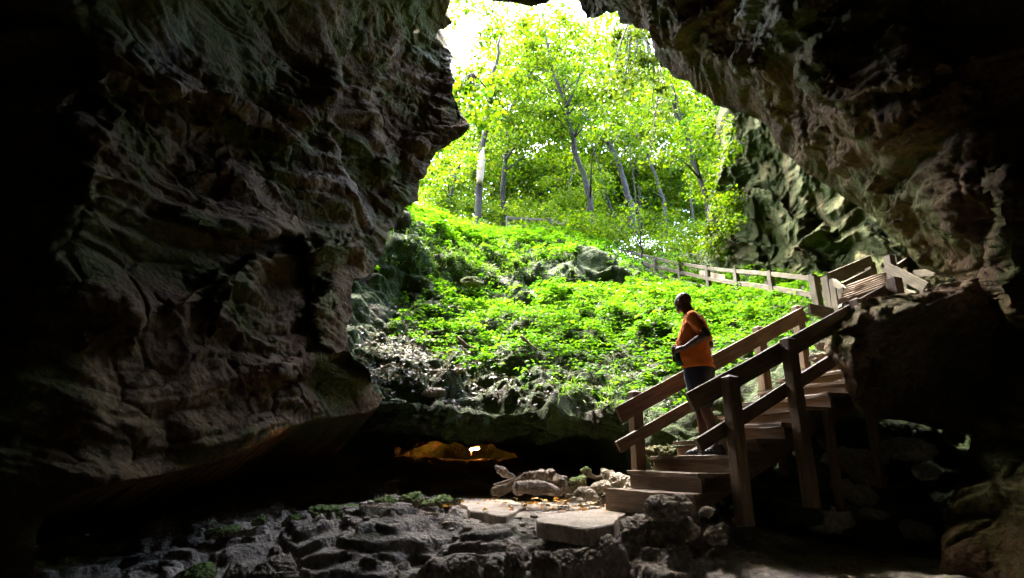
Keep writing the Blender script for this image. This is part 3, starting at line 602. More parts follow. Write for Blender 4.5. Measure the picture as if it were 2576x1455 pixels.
BW = [(1548,622,651,23.5),(1592,632,700,22),(1648,647,722,20),(1708,658,738,18),(1778,669,752,15.8),(1850,676,762,13.7),(1937,682,768,11.7),(2042,692,778,10)]
tops = []
for i, (x, t, b, Y) in enumerate(BW):
    a = P(x, t, Y); tops.append(a)
    if i: beam('post', (a[0], a[1], a[2] - 1.35), a, .115, .115, parent=bw, mat=M['grey_wood'], side=NV, cap=.015)
    c = a + np.array([.45, 1.15, .12]); 
    if i: beam('post', (c[0], c[1], c[2] - 1.35), c, .1, .1, parent=bw, mat=M['pale_wood'], side=NV)
for i in range(len(tops) - 1):
    for dz, h, dx, m_ in ((-.10, .09, 0, 'pale_wood'), (-.42, .10, 0, 'pale_wood'), (-.16, .10, 1, 'pale_wood'), (-.45, .10, 1, 'pale_wood'), (-.72, .10, 0, 'grey_wood')):
        o_ = np.array([.45, 1.15, .12]) * dx + np.array([.0, -.075 if not dx else -.06, dz])
        beam('rail', tops[i] + o_, tops[i + 1] + o_, .04, h, parent=bw, mat=M[m_])
beam('rail', tops[3] * .55 + tops[4] * .45 + np.array([.2, -.16, -.36]), tops[3] * -.25 + tops[4] * 1.25 + np.array([.2, -.16, -.36]), .03, .13, parent=bw, mat=M['raw_wood'], label='fresh pale replacement board')
A0, A1 = tops[0], tops[-1]; nst = 30
for i in range(nst):
    f = i / (nst - 1); j = f * (len(tops) - 1); k = min(int(j), len(tops) - 2); c = tops[k] + (tops[k + 1] - tops[k]) * (j - k)
    beam('tread', c + np.array([0, .05, -1.05]), c + np.array([.45, 1.1, -1.0]), .3, .045, parent=bw, mat=M['grey_wood'], seg=2)
for i in range(len(tops) - 1):
    for q in (0, 1): beam('stringer', tops[i] + np.array([.4 * q, .04 + 1.0 * q, -1.2]), tops[i + 1] + np.array([.4 * q, .04 + 1.0 * q, -1.2]), .05, .2, parent=bw, mat=M['grey_wood'], seg=2)
ft = empty('hilltop_fence', tuple(P(1330, 580, 21)), 'low wooden rail fence standing among ferns on top of the hill', 'fence')
fps = [(1277, 545, 21.5), (1329, 548, 21.5), (1386, 550, 21.2), (1424, 566, 20.3)]
for x, y, Y in fps[:3]:
    a = P(x, y, Y); beam('post', (a[0], a[1], a[2] - 1.0), a, .12, .12, parent=ft, mat=M['grey_wood'], side=NV, cap=.02)
for i in range(3):
    for dz in (-.1, -.42):
        a = P(*fps[i]); b = P(*fps[i + 1]); beam('rail', a + [0, -.08, dz], b + [0, -.08, dz if i < 2 else dz * .6], .04, .1, parent=ft, mat=M['pale_wood'])

# ------------------------------------------------------------------ leaves and trees
def leafmesh(name, pos, dirv, size, wr=.5, mat=None, parent=None, tilt=.5, seed=0, curl=.15):
    r = np.random.RandomState(seed); n = len(pos); pos = np.asarray(pos, float); d = np.asarray(dirv, float); d = d / (np.linalg.norm(d, axis=1)[:, None] + 1e-9)
    upv = np.stack([r.normal(0, tilt, n), r.normal(0, tilt, n), np.ones(n)], 1); s = np.cross(upv, d); s /= np.linalg.norm(s, axis=1)[:, None] + 1e-9; u = np.cross(d, s)
    size = np.broadcast_to(np.asarray(size, float), (n,))[:, None]; w_ = wr * (r.rand(n)[:, None] * .4 + .8)
    T = [(0, 0, 0), (.5, 0, -.03), (1, 0, -curl), (.42, .5, .07), (.42, -.5, .07)]
    V = np.stack([pos + size * (d * a + s * b * w_ + u * c) for a, b, c in T], 1).reshape(-1, 3)
    f = np.array([[0, 1, 3], [3, 1, 2], [0, 4, 1], [1, 4, 2]]); Fs = (np.arange(n)[:, None, None] * 5 + f[None]).reshape(-1, 3)
    org = np.array(parent.location) if parent is not None else 0
    return mesh(name, V - org, Fs, mat, parent, smooth=False)
def tube(pts, rad, n=8, bumpy=.08, seed=0):
    """tapered limb as vertices and quads"""
    pts = np.array(pts, float); r = np.random.RandomState(seed); m = len(pts); V = []; Fs = []
    for i in range(m):
        t = pts[min(i + 1, m - 1)] - pts[max(i - 1, 0)]; t /= np.linalg.norm(t) + 1e-9
        a = np.cross(t, [0.13, 1., .2]); a /= np.linalg.norm(a); b = np.cross(t, a)
        for j in range(n):
            th = 2 * math.pi * j / n; q = rad[i] * (1 + bumpy * r.normal()); V.append(pts[i] + a * math.cos(th) * q + b * math.sin(th) * q)
    for i in range(m - 1):
        for j in range(n): k = (j + 1) % n; Fs.append([i * n + j, i * n + k, (i + 1) * n + k, (i + 1) * n + j])
    V.append(pts[0]); V.append(pts[-1]); 
    for j in range(n): Fs.append([m * n, (j + 1) % n, j]); Fs.append([m * n + 1, (m - 1) * n + j, (m - 1) * n + (j + 1) % n])
    return V, Fs
def join(parts):
    V = []; Fs = []
    for v, f in parts:
        o = len(V); V += list(v); Fs += [[i + o for i in q] for q in f]
    return np.array(V), Fs
def resample(p, k):
    p = np.array(p, float); d = np.concatenate([[0], np.cumsum(np.linalg.norm(np.diff(p, axis=0), axis=1))]); t = np.linspace(0, d[-1], k)
    return np.stack([np.interp(t, d, p[:, i]) for i in range(3)], 1)
def clusters(cents, rads, per, size, seed, flat=.35):
    r = np.random.RandomState(seed); ps = []; ds = []; sz = []
    for c, R_ in zip(cents, rads):
        n = int(per * (.6 + .8 * r.rand())); v = r.normal(size=(n, 3)); v /= np.linalg.norm(v, axis=1)[:, None]; v *= (r.rand(n) ** .5)[:, None]
        v[:, 2] *= flat; p = c + v * R_; ps.append(p); d = r.normal(size=(n, 3)); d[:, 2] = d[:, 2] * .35 - .35; ds.append(d); sz.append(size * (.65 + .7 * r.rand(n)))
    return np.concatenate(ps), np.concatenate(ds), np.concatenate(sz)
def tree(label, px_path, Y, wpx, crowns, nleaf=105, lsize=.135, bark='bark', seed=1, forks=(), group=None, leafm='canopy', rootdrop=1.2, broken=False):
    r = np.random.RandomState(seed); pts = [P(x, y, Y + .15 * i) for i, (x, y) in enumerate(px_path)]
    base = pts[0].copy(); base[2] -= rootdrop; pts = [base] + pts; root = empty('tree', tuple(base), label, 'tree', group)
    if not broken:
        top = pts[-1] + (pts[-1] - pts[-2]) / np.linalg.norm(pts[-1] - pts[-2]) * 3.; pts.append(top)
    k = 22; pp = resample(pts, k); pp[1:-1] += r.normal(0, .03, (k - 2, 3)); r0 = pxm(wpx, *px_path[0], Y) / 2
    rad = r0 * (1.15 - np.linspace(0, 1, k) ** 1.0 * (.75 if not broken else .25)); rad[0] *= 1.5; rad[1] *= 1.15; parts = [tube(pp, rad, 10, .06, seed)]
    for fk in forks:
        q = [P(x, y, Y + .1 * i) for i, (x, y) in enumerate(fk)]; q.append(q[-1] + (q[-1] - q[-2]) * .8); q = resample(q, 12); parts.append(tube(q, r0 * np.linspace(.6, .12, 12), 7, .05, seed + 3))
    cents = []; rads = []; br = []
    for (cx, cy_, rx, ry, nc) in crowns:
        for _ in range(int(nc * 1.35)):
            a = r.rand() * 6.283; q = r.rand() ** .6; c = P(cx + rx * q * math.cos(a), cy_ + ry * q * math.sin(a), Y + r.normal(.4, 1.2)); c[1] += .5; cents.append(c); rads.append(.4 + .6 * r.rand())
    if cents and not broken:
        for c in cents[::3]:
            dist = np.linalg.norm(pp - c, axis=1) + np.abs(pp[:, 2] - c[2] + 1.2) * .6; i = int(np.clip(np.argmin(dist), 4, k - 1)); a = pp[i]
            if np.linalg.norm(c - a) < 6:
                mid = (a + c) / 2 + np.array([0, 0, .25]) + r.normal(0, .12, 3); parts.append(tube(resample([a, mid, c], 6), np.linspace(min(.05, rad[i] * .5), .008, 6), 5, .05, seed))
    V, Fs = join(parts); mesh('trunk', V - base, Fs, M[bark], root)
    if cents:
        ps, ds, sz = clusters(cents, rads, nleaf, lsize, seed); leafmesh('crown', ps, ds, sz, .75, M[leafm], root, .6, seed)
    return root
tree('grey tree with bark torn off the middle of its trunk, left of the hilltop fence', [(1205,590),(1203,497),(1210,400),(1216,350),(1225,300),(1238,220)], 21, 19,
     [(1240,260,90,120,26),(1210,150,60,50,3),(1180,420,50,60,12)], seed=3)
o = P(1209, 410, 21); b = bpy.data.objects['tree']; 
V, Fs = tube(resample([P(1207, 462, 20.98), P(1209, 425, 20.98), P(1213, 388, 21.0), P(1217, 372, 21.05)], 9), [.13, .15, .16, .165, .16, .15, .13, .08, .02], 9, .1, 5)
mesh('bare_wood', V - np.array(b.location), Fs, M['raw_wood'], b)
tree('forked tree behind the left end of the hilltop fence', [(1268,540),(1265,467),(1271,398),(1280,323),(1286,268),(1322,209)], 24, 13, [(1300,200,110,110,34),(1260,330,70,70,14),(1330,330,60,60,10)], seed=4, forks=[[(1270,405),(1302,360),(1330,318)]])
tree('curving dark tree rising from the hilltop at the middle of the cave mouth', [(1487,575),(1485,502),(1468,432),(1446,378),(1436,318),(1419,253),(1392,189),(1384,149)], 22, 15, [(1400,130,130,130,48),(1460,260,90,80,16),(1370,300,60,60,8)], seed=5, forks=[[(1425,270),(1450,215),(1470,150)]])
tree('pale grey leaning tree that forks right of the middle, tallest trunk behind the hilltop', [(1590,528),(1573,467),(1556,413),(1528,358),(1498,328),(1470,280)], 26, 15, [(1500,240,100,100,24),(1580,330,60,70,10)], bark='pale_bark', seed=6, forks=[[(1530,362),(1523,318),(1517,270),(1500,200)]])
tree('dark leaning tree at the right, its upper trunk crossing the edge of the overhang', [(1776,500),(1747,413),(1727,343),(1702,268),(1667,194),(1650,160)], 18, 12, [(1680,230,70,80,18),(1740,330,60,80,10)], seed=7, forks=[[(1730,350),(1713,300),(1702,240),(1680,200)], [(1722,330),(1680,260),(1650,225)]])
tree('slim pale tree second from the right edge of the grove', [(1674,540),(1663,480),(1648,438),(1623,378),(1603,343),(1590,300)], 30, 9, [(1620,270,70,80,16),(1650,400,40,60,6)], bark='pale_bark', seed=8)
tree('slim pale tree just right of the forked leaning one', [(1611,530),(1608,470),(1603,423),(1595,368)], 32, 8, [(1590,300,60,60,10)], bark='pale_bark', seed=9)
tree('thin straight tree left of the cliff, beside the long dark leaning trunk', [(1742,540),(1735,470),(1731,388),(1728,330)], 28, 6, [(1740,300,60,70,12),(1770,420,40,60,8)], seed=10)
tree('small crooked tree bent like an elbow above the middle of the hilltop', [(1450,560),(1449,537),(1434,502),(1437,470),(1440,440)], 26, 8, [(1420,420,60,50,10)], seed=12)
tree('thin dark leaning sapling behind the hilltop ferns', [(1548,566),(1528,497),(1515,450)], 25, 6, [(1500,430,60,50,10)], seed=13)
tree('very thin sapling standing above the top of the wooden stairway', [(1614,630),(1610,575),(1603,520)], 20, 5, [(1600,540,50,50,8)], nleaf=30, seed=14)
tree('thin leaning tree at the far left of the grove beside the cave wall', [(1128,520),(1142,457),(1156,413),(1166,350)], 24, 8, [(1110,450,50,60,16),(1150,350,40,50,9),(1080,500,40,30,9)], seed=15)
tree('stout trunk seen just under the overhang at the top right of the mouth', [(1822,420),(1812,318),(1803,268),(1795,225)], 20, 22, [(1780,300,50,60,12),(1800,430,40,80,12)], seed=16)
tree('slender pale tree between two others low in the right half of the grove', [(1640,530),(1632,480),(1625,440),(1618,400)], 33, 6, [(1640,340,60,70,9)], bark='pale_bark', seed=17)
# canopies whose trunks stand outside the view of the mouth
def crown_only(name, label, cat, cr, Y, nleaf, ls, mat, seed, sy=1.3):
    r = np.random.RandomState(seed); c0 = P(cr[0][0], cr[0][1], Y); root = empty(name, tuple(c0), label, cat); cents = []; rads = []; parts = []
    for (cx, cy_, rx, ry, nc) in cr:
        for _ in range(nc):
            a = r.rand() * 6.283; q = r.rand() ** .6; c = P(cx + rx * q * math.cos(a), cy_ + ry * q * math.sin(a), Y + r.normal(0, sy)); cents.append(c); rads.append((.3 + .5 * r.rand()) * Y / 20)
    st_ = P(cr[0][0], cr[0][1] - cr[0][3] * 1.1, Y)
    for c in cents[::2]:
        mid = (st_ + c) / 2 + r.normal(0, .15, 3); parts.append(tube(resample([st_, mid, c], 7), np.linspace(.035, .006, 7) * Y / 16, 5, .05, seed))
    V, Fs = join(parts); mesh('branch', V - c0, Fs, M['bark'], root)
    ps, ds, sz = clusters(cents, rads, nleaf, ls, seed, .5); leafmesh('foliage', ps, ds, sz, .75, M[mat], root, .7, seed); return root
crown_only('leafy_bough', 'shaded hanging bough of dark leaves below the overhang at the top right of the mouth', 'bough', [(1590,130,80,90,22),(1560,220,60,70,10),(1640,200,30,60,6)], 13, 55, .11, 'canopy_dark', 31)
crown_only('leafy_bough', 'bough of large bright leaves sticking out beside the left edge of the cave mouth', 'bough', [(1190,240,45,50,9),(1160,200,20,30,4),(1215,290,40,40,7)], 13.5, 26, .17, 'canopy', 32, .6)
crown_only('leafy_bough', 'sprig of leaves hanging at the very top left of the cave mouth', 'bough', [(1165,10,40,25,6),(1240,30,50,20,3)], 14, 30, .12, 'canopy', 33, .6)
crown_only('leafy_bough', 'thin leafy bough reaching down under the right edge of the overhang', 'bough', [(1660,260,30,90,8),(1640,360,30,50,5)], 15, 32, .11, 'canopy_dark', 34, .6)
# distant woods as one mass, and low thickets on the plateau
r = np.random.RandomState(77); cents = []; rads = []
for _ in range(800):
    px_ = 960 + 950 * r.rand(); py_ = -20 + 560 * r.rand() ** .8; Y = 30 + 22 * r.rand()
    gap = math.exp(-((px_ - 1180) / 75) ** 2 - ((py_ - 130) / 95) ** 2)
    if r.rand() < gap * 1.2: continue
    cents.append(P(px_, py_, Y)); rads.append(1.1 + 1.1 * r.rand())
for _ in range(330):
    cents.append(P(1250 + 560 * r.rand(), 400 + 190 * r.rand(), 31 + 12 * r.rand())); rads.append(.9 + .9 * r.rand())
ps, ds, sz = clusters(cents, rads, 150, .26, 5, .6); o = leafmesh('distant_woods', ps, ds, sz, .75, M['canopy'], None, .6, 5)
tag(o, 'bright green far woodland behind the nearer trees', 'woodland', kind='stuff')
cents = []; rads = []
for _ in range(760):
    px_ = 980 + 880 * r.rand(); Y = 19 + 9 * r.rand(); lo_ = 600 + 20 * math.sin(px_ / 90.) + 55 * min(1, max(0, (px_ - 1500) / 80.)); Y = Y + 3 * (px_ > 1500); py_ = lo_ - 110 * r.rand() ** 1.5; Y = Y + 3.5 * (py_ < lo_ - 45)
    cents.append(P(px_, py_, Y)); rads.append(.4 + .5 * r.rand())
ps, ds, sz = clusters(cents, rads, 85, .13, 6, .6); o = leafmesh('thicket', ps, ds, sz, .7, M['canopy'], None, .5, 6)
tag(o, 'bright green undergrowth thicket along the hilltop under the trees', 'thicket', kind='stuff')

# ------------------------------------------------------------------ weeds on the hillside
DEN = [(900,800,.02),(1000,900,.05),(950,950,.03),(1050,850,.3),(1150,830,.7),(1100,780,.9),(1200,780,1),(1400,760,1),(1300,860,.45),(1500,800,1),(1650,800,1),(1800,800,.9),(1950,770,1),(2000,800,.8),
(1250,930,.2),(1350,960,.2),(1150,960,.12),(1450,900,.4),(1550,880,.55),(1600,950,.3),(1500,970,.2),(1700,900,.6),(1850,880,.4),(1900,950,.15),(1300,1010,.05),(1450,1020,.12),(1250,700,.03),(1400,685,.0),(1200,725,.1),(1330,700,.0),(1300,725,.05),(1450,665,.0),(1540,700,.02),
(1500,690,.0),(1330,645,.3),(1200,640,.7),(1100,640,.6),(1350,600,1),(1500,610,1),(1600,620,1),(1700,640,1),(1000,640,.2),(1050,600,.6),(1100,560,.9),(1650,700,.8),(1800,700,.9),(1150,720,.35),(1000,720,.1),(2100,760,.3),(1900,1100,.0),(2050,950,.05),(1650,1050,.3)]
def slope_samples(n, seed, fn, steep=False):
    r = np.random.RandomState(seed); I = r.randint(28, SG.shape[0] - 70, n); lim = int(SG.shape[1] - 192); J = r.randint(0, lim, n); p = SG[I, J]; nn = SNg[I, J]
    px, py = proj(p); d = fn(px, py, p) * (np.clip((nn[:, 2] - .38) / .25, .04, 1) if steep else 1); k = r.rand(n) < d; return p[k], nn[k], px[k], py[k]
dc = np.array([(a, b) for a, b, _ in DEN], float); dv = [c for *_, c in DEN]
to = np.array(tops); to = to[np.argsort(to[:, 0])]; tx, ty = to[:, 0], to[:, 1]
def dens(px, py, p):
    d = rbf(dc, dv, np.stack([px, py], 1), eps=5); n_ = noise(p * 1.1, 200) + .6 * noise(p * 2.7, 201)
    step = (px > 1380 + 200) & (px < 2100) & (py > 900 + 0) & ((p[:, 1] < 7.9))
    d = np.clip(d * (1 + n_ * .9) - .06, 0, 1) ** 1.3
    yb = np.interp(p[:, 0], tx, ty, left=-99, right=-99); d = d * np.where((p[:, 1] > yb - 2.3) & (p[:, 1] < yb + 1.6), 0, 1)
    d = d * np.where((p[:, 1] > yb - 3.2) & (p[:, 1] < yb + 2.5), .5, 1); d[(px < 850) | (px > 2150) | (py < 520) | step | (p[:, 1] > 22)] = 0; return d
PW, _, ppx, ppy = slope_samples(34000, 8, dens, True)
r = np.random.RandomState(9); ps = []; ds = []; sz = []
for p in PW:
    far_ = p[1]; h = (.06 + .24 * r.rand()) * (1 if far_ < 13 else 1.1); n = r.randint(4, 11); th0 = r.rand() * 6.28; sc_ = (.045 + .075 * r.rand() ** 1.5) * (1 if far_ < 13 else 1.25)
    lean = r.normal(0, .06, 2) + [0, -.05]
    for i in range(n):
        th = th0 + i * 2.4; hh = h * (1 - .25 * (i // 4)); b = p + np.array([lean[0] * hh * 4, lean[1] * hh * 4, hh]); d = np.array([math.cos(th), math.sin(th), .12 - .35 * r.rand()])
        ps.append(b + d * .25 * sc_); ds.append(d); sz.append(sc_ * (.8 + .5 * r.rand()))
o = leafmesh('weeds', ps, ds, sz, .58, M['weed'], None, .22, 8); tag(o, 'bright green broad-leaved weeds covering the hillside', 'weeds', kind='stuff')
# grass tufts on the ledge and hanging tufts on the left crag
def gd(px, py, p):
    n_ = noise(p * 1.3, 300); a = np.exp(-((px - 1200) / 130) ** 2 - ((py - 665) / 55) ** 2) + .8 * np.exp(-((px - 1040) / 60) ** 2 - ((py - 640) / 70) ** 2) + .10 * np.exp(-((px - 1400) / 160) ** 2 - ((py - 680) / 35) ** 2) + .25 * np.exp(-((px - 1500) / 200) ** 2 - ((py - 1000) / 40) ** 2)
    return np.clip(a + n_ * .4, 0, 1) * (a > .08)
PG, NG, _, _ = slope_samples(22000, 12, gd); k = 7; r = np.random.RandomState(3); m = len(PG)
pp = np.repeat(PG, k, 0) + r.normal(0, .03, (m * k, 3)); dd_ = r.normal(0, .5, (m * k, 3)) + np.array([0, -.35, .35]) + np.repeat(NG, k, 0) * .4
o = leafmesh('grass_tufts', pp, dd_, .10 + .14 * r.rand(m * k), .13, M['grass'], None, .5, 13, curl=.5); tag(o, 'narrow grass tufts hanging over the rock ledges', 'grass', kind='stuff')
def ld_(px, py, p):
    a = 1.2 * np.exp(-((px - 1010) / 110) ** 2 - ((py - 900) / 110) ** 2) + .5 * np.exp(-((px - 1200) / 120) ** 2 - ((py - 960) / 60) ** 2) + .25 * (py > 700) * (py < 1040) * (px > 1100) * (px < 1700)
    return np.clip(a + .5 * noise(p * 2, 301), 0, 1) * (a > .1)
PL, NL, _, _ = slope_samples(60000, 14, ld_); m = len(PL); r = np.random.RandomState(4); t_ = r.normal(size=(m, 3)); t_ -= NL * (t_ * NL).sum(1)[:, None]
o = leafmesh('leaf_litter', PL + NL * .02, t_ + NL * .25 * r.normal(size=(m, 1)), .05 + .06 * r.rand(m), .55, M['litter'], None, .8, 15); tag(o, 'grey and brown dead leaf litter lying on the slope', 'leaf litter', kind='stuff')
# low scrub hanging on the cliff's left edge
cents = []; rads = []; r = np.random.RandomState(21)
for (cx, cy_, rx, ry, nc, Y) in ((1830,520,30,40,16,14.5),(1800,610,35,50,18,16),(1835,360,12,60,9,13.5),(1800,470,20,60,12,15.5),(1750,640,50,30,14,18),(1850,560,25,20,6,14)):
    for _ in range(nc): a = r.rand() * 6.28; q = r.rand() ** .5; cents.append(P(cx + rx * q * math.cos(a), cy_ + ry * q * math.sin(a), Y - .2 + r.normal(0, .2))); rads.append(.18 + .25 * r.rand())
ps, ds, sz = clusters(cents, rads, 45, .10, 8, .6); o = leafmesh('cliff_shrub', ps, ds, sz, .6, M['canopy'], None, .5, 8); tag(o, 'light green scrub clinging to the left edge of the pale cliff', 'shrub', kind='stuff')
# ------------------------------------------------------------------ loose rocks
def ico(sub):
    import bmesh
    bm = bmesh.new(); bmesh.ops.create_icosphere(bm, subdivisions=sub, radius=1.0); V = np.array([v.co[:] for v in bm.verts]); Fs = np.array([[v.index for v in f.verts] for f in bm.faces]); bm.free(); return V, Fs
ICO = {k: ico(k) for k in (3, 4, 5, 6)}
def rock_shape(size, seed, sub=5, nf=12, rough=1.0):
    V, Fs = ICO[sub]; r = np.random.RandomState(seed); n = r.normal(size=(nf, 3)); n /= np.linalg.norm(n, axis=1)[:, None]
    n = np.concatenate([n, [[.1 * r.normal(), -.34, .94], [0, 0, -1], [0, -1, .1]]]); d = np.concatenate([.58 + .32 * r.rand(nf), [.56, .8, .72]])
    c = V @ n.T; t = np.where(c > .05, d[None] / np.maximum(c, .05), 9.); rad = -np.log(np.exp(-9 * t).sum(1)) / 9.; rad = np.clip(rad, .3, 1.25)
    p = V * rad[:, None] * np.array(size) / 2; S = np.mean(size); q = V * rad[:, None] * 1.6 + r.rand(3) * 40
    dsp = .10 * noise(q * 1.2, seed) - .10 * np.abs(noise(q * 2.0, seed + 1)) + .06 * noise(q * 4.3, seed + 2) + .035 * noise(q * 9, seed + 3) + .018 * noise(q * 19, seed + 4)
    F1, F2 = worley(q * 2.6, seed + 5); dsp = dsp - .04 * (np.clip(.45 - F1, 0, 1) / .45) ** .7
    F1, F2 = worley(q * 6.5, seed + 6); dsp = dsp - .018 * (np.clip(.45 - F1, 0, 1) / .45)
    return p + V * (dsp * rough * S * .75)[:, None], Fs
def rock(px, py, w_, h_, Y, label, mat='stone', seed=0, dep=1.0, name='rock', rot=0., sub=5, rough=1., group=None, cat='rock'):
    W = pxm(w_, px, py, Y) * 1.08; H = pxm(h_, px, py, Y) * 1.15; c = P(px, py, Y); V, Fs = rock_shape((W, W * dep * .85, H * 1.1), seed or int(px * 7 + py), sub, rough=rough)
    a = R(rot); Rm = np.array([[math.cos(a), 0, math.sin(a)], [0, 1, 0], [-math.sin(a), 0, math.cos(a)]]); V = V @ Rm.T; c = c - np.array([0, 0, H * .05])
    o = mesh(name, V, Fs, M[mat], None, True, tuple(c)); return tag(o, label, cat, group)
RK = [
 (1095,1424,84,80,4.6,'pale angular block at the left end of the stacked stone row at the bottom','stone'),
 (1174,1416,96,74,4.65,'flat-topped dark block second from left in the bottom stone row','stone'),
 (1240,1430,62,55,4.6,'low narrow block wedged third from left in the bottom stone row','stone'),
 (1295,1418,80,84,4.7,'grey upright block fourth from left in the bottom stone row','stone'),
 (1370,1410,96,104,4.75,'tall square block in the bottom stone row, left of the broad one','stone'),
 (1455,1408,112,110,4.85,'broad dark squared block near the right end of the bottom stone row','stone'),
 (1520,1374,92,80,5.0,'rounded grey stone resting on the right end of the bottom stone row','stone'),
 (1632,1336,184,104,5.25,'large dark pitted rock in front of the lowest stair step','stone'),
 (1702,1276,122,76,5.15,'craggy rock leaning against the lowest stair step','stone'),
 (1780,1286,36,28,5.2,'small stone just right of the craggy rock at the stair foot','stone'),
 (1803,1338,80,60,5.1,'brownish wedge-shaped rock at the foot of the near stair post','stone'),
 (684,1430,128,74,4.6,'wide flat-topped rock at the bottom left with a bright face','stone'),
 (595,1436,88,58,4.6,'dim stone between the green-tinged one and the wide rock at bottom left','stone'),
 (480,1450,150,62,4.5,'green-tinged stone in the bottom left corner of the lit floor','mossy'),
 (773,1444,36,42,4.6,'small upright stone right of the wide rock at bottom left','stone'),
 (1005,1454,88,52,4.5,'half-cut stone at the bottom edge left of the stone row','stone'),
 (845,1296,158,52,6.5,'long mossy rock at the back of the ledge left of the fallen log','mossy'),
 (737,1307,54,30,6.4,'small lump beside the left end of the long mossy rock','mossy'),
 (654,1310,44,34,6.2,'small knobbly rock on the left shoulder of the bedrock ledge','mossy'),
 (560,1337,84,34,5.9,'low green mossy rock at the far left tip of the ledge','mossy'),
 (962,1266,86,42,7.2,'left lump of the mossy rock ridge beside the concrete path','mossy'),
 (1040,1260,96,54,7.2,'middle and tallest lump of the mossy rock ridge beside the concrete path','mossy'),
 (1112,1266,96,48,7.2,'right lump of the mossy rock ridge touching the concrete path','mossy'),
 (960,1232,150,46,9.0,'dark heap of rock in the shadow behind the mossy ridge','stone'),
 (991,1209,36,14,8.9,'thin pale stone lying on top of the shadowed rock heap','stone'),
 (1285,1374,92,24,5.2,'thin pale flat stone in front of the bedrock ledge','stone'),
 (1470,1240,56,38,7.2,'rounded pale stone right of the broken ends of the logs','stone'),
 (1533,1193,40,34,7.9,'round grey-green stone on top of the rubble bank left of the stairs','stone'),
 (1560,1209,76,38,7.6,'big pale stone of the rubble bank touching the stairs','stone'),
 (1582,1222,30,20,7.4,'small pale stone squeezed against the second stair step','stone'),
 (1452,1216,52,46,7.6,'bright green moss-covered lump right of the log pile','mossy'),
 (1477,1184,24,26,7.8,'small upright mossy knob sticking up behind the log pile','mossy'),
 (1428,1246,14,11,7.1,'tiny reddish stone by the right log end','stone'),
 (1441,1255,15,12,7.0,'tiny dark stone in front of the rounded pale stone','stone'),
 (1459,1259,22,13,6.95,'small flat pebble before the rounded pale stone','stone'),
 (1510,1222,52,32,7.6,'flat pale slab of rubble between the mossy lump and the big pale stone','stone'),
 (1682,1152,118,92,7.4,'large sloping grey rock behind the stairs under the handrail','ledge'),
 (1737,1062,62,84,7.8,'upright moss-covered rock behind the legs of the man','mossy'),
 (2300,1125,150,66,6.3,'wide pale rock ledge in the dark under the huge boulder','stone'),
 (2135,1150,140,76,6.6,'lit rock beneath the upper stairs crossed by the diagonal brace','stone'),
 (2160,1236,100,66,6.2,'slanting stone below the brace of the stairs','stone'),
 (2196,1204,76,40,6.3,'smaller stone above the slanting one below the stairs','stone'),
 (2095,1302,112,66,6.0,'lowest lit stone of the rubble right of the stairs','stone'),
 (2197,1290,72,32,6.0,'thin light stone right of the lowest rubble stone','stone'),
 (2315,1335,76,54,5.8,'dim lump at the right end of the rubble','stone'),
 (2322,1182,84,44,6.2,'stone below the wide pale ledge under the boulder','stone'),
 (2075,866,56,30,7.4,'grey step-like stone behind the far stair rail beside the boulder','stone'),
 (2064,895,60,24,7.2,'second grey stone below the step-like one behind the far rail','stone'),
 (1885,995,80,40,7.9,'grey stone on the slope seen between the two handrails','stone'),
 (1940,905,50,34,8.6,'pale stone on the slope just left of the upper far post','stone'),
 (1180,705,60,26,13.6,'mossy stone in the shaded bank above the weeds','mossy'),
 (1120,940,90,40,9.4,'wet dark rock sticking out of the grey litter slope','stone'),
 (1090,985,70,30,8.9,'smaller wet rock low on the litter slope','stone'),
]
for i, (x, y, w_, h_, Y, lb, mt) in enumerate(RK):
    if y > 1370 and Y < 5.1: y += h_ * .3; h_ *= 1.6; w_ *= .97
    if x > 2050 and y > 1100: mt = 'wet_stone_lit_tone'  # rubble by the boulder is brightened through its colour, not by light
    rock(x, y, w_, h_, Y, lb, mt, seed=500 + 13 * i, sub=5 if w_ < 100 else 6, rot=rng.uniform(-9, 9), rough=.62 if Y < 5.1 else .9, dep=1.0 if w_ < 120 else .8)
# ------------------------------------------------------------------ concrete slabs of the path
def slab(pts, z, th, label):
    t = [Pz(x, y, EYE + z) for x, y in pts]; n = len(t); c = np.mean(t, 0); V = []; rg = resample(np.array(t + [t[0]]), 60)[:-1]; n = len(rg)
    rg = rg + np.stack([noise(rg * 3, 5) * .05, noise(rg * 3, 6) * .05, rg[:, 0] * 0], 1)
    inn = c + (rg - c) * .985; V = np.concatenate([inn + [0, 0, .004], rg - [0, 0, .008], rg - [0, 0, th], [c + [0, 0, .004]]]); Fs = []
    for j in range(n):
        k = (j + 1) % n; Fs += [[3 * n, j, k], [j, n + j, n + k, k], [n + j, 2 * n + j, 2 * n + k, n + k]]
    o = mesh('path', V - c, Fs, M['concrete'], None, False, tuple(c)); tag(o, label, kind='structure')
slab([(1163,1246),(1259,1247),(1322,1274),(1280,1299),(1244,1296),(1216,1288),(1186,1287),(1163,1268)], -.552, .10, 'pale concrete path slab strewn with leaves')
slab([(1351,1306),(1403,1291),(1500,1283),(1580,1286),(1545,1318),(1480,1332),(1420,1324),(1370,1316)], -.548, .13, 'pale concrete path slab before the stair foot')
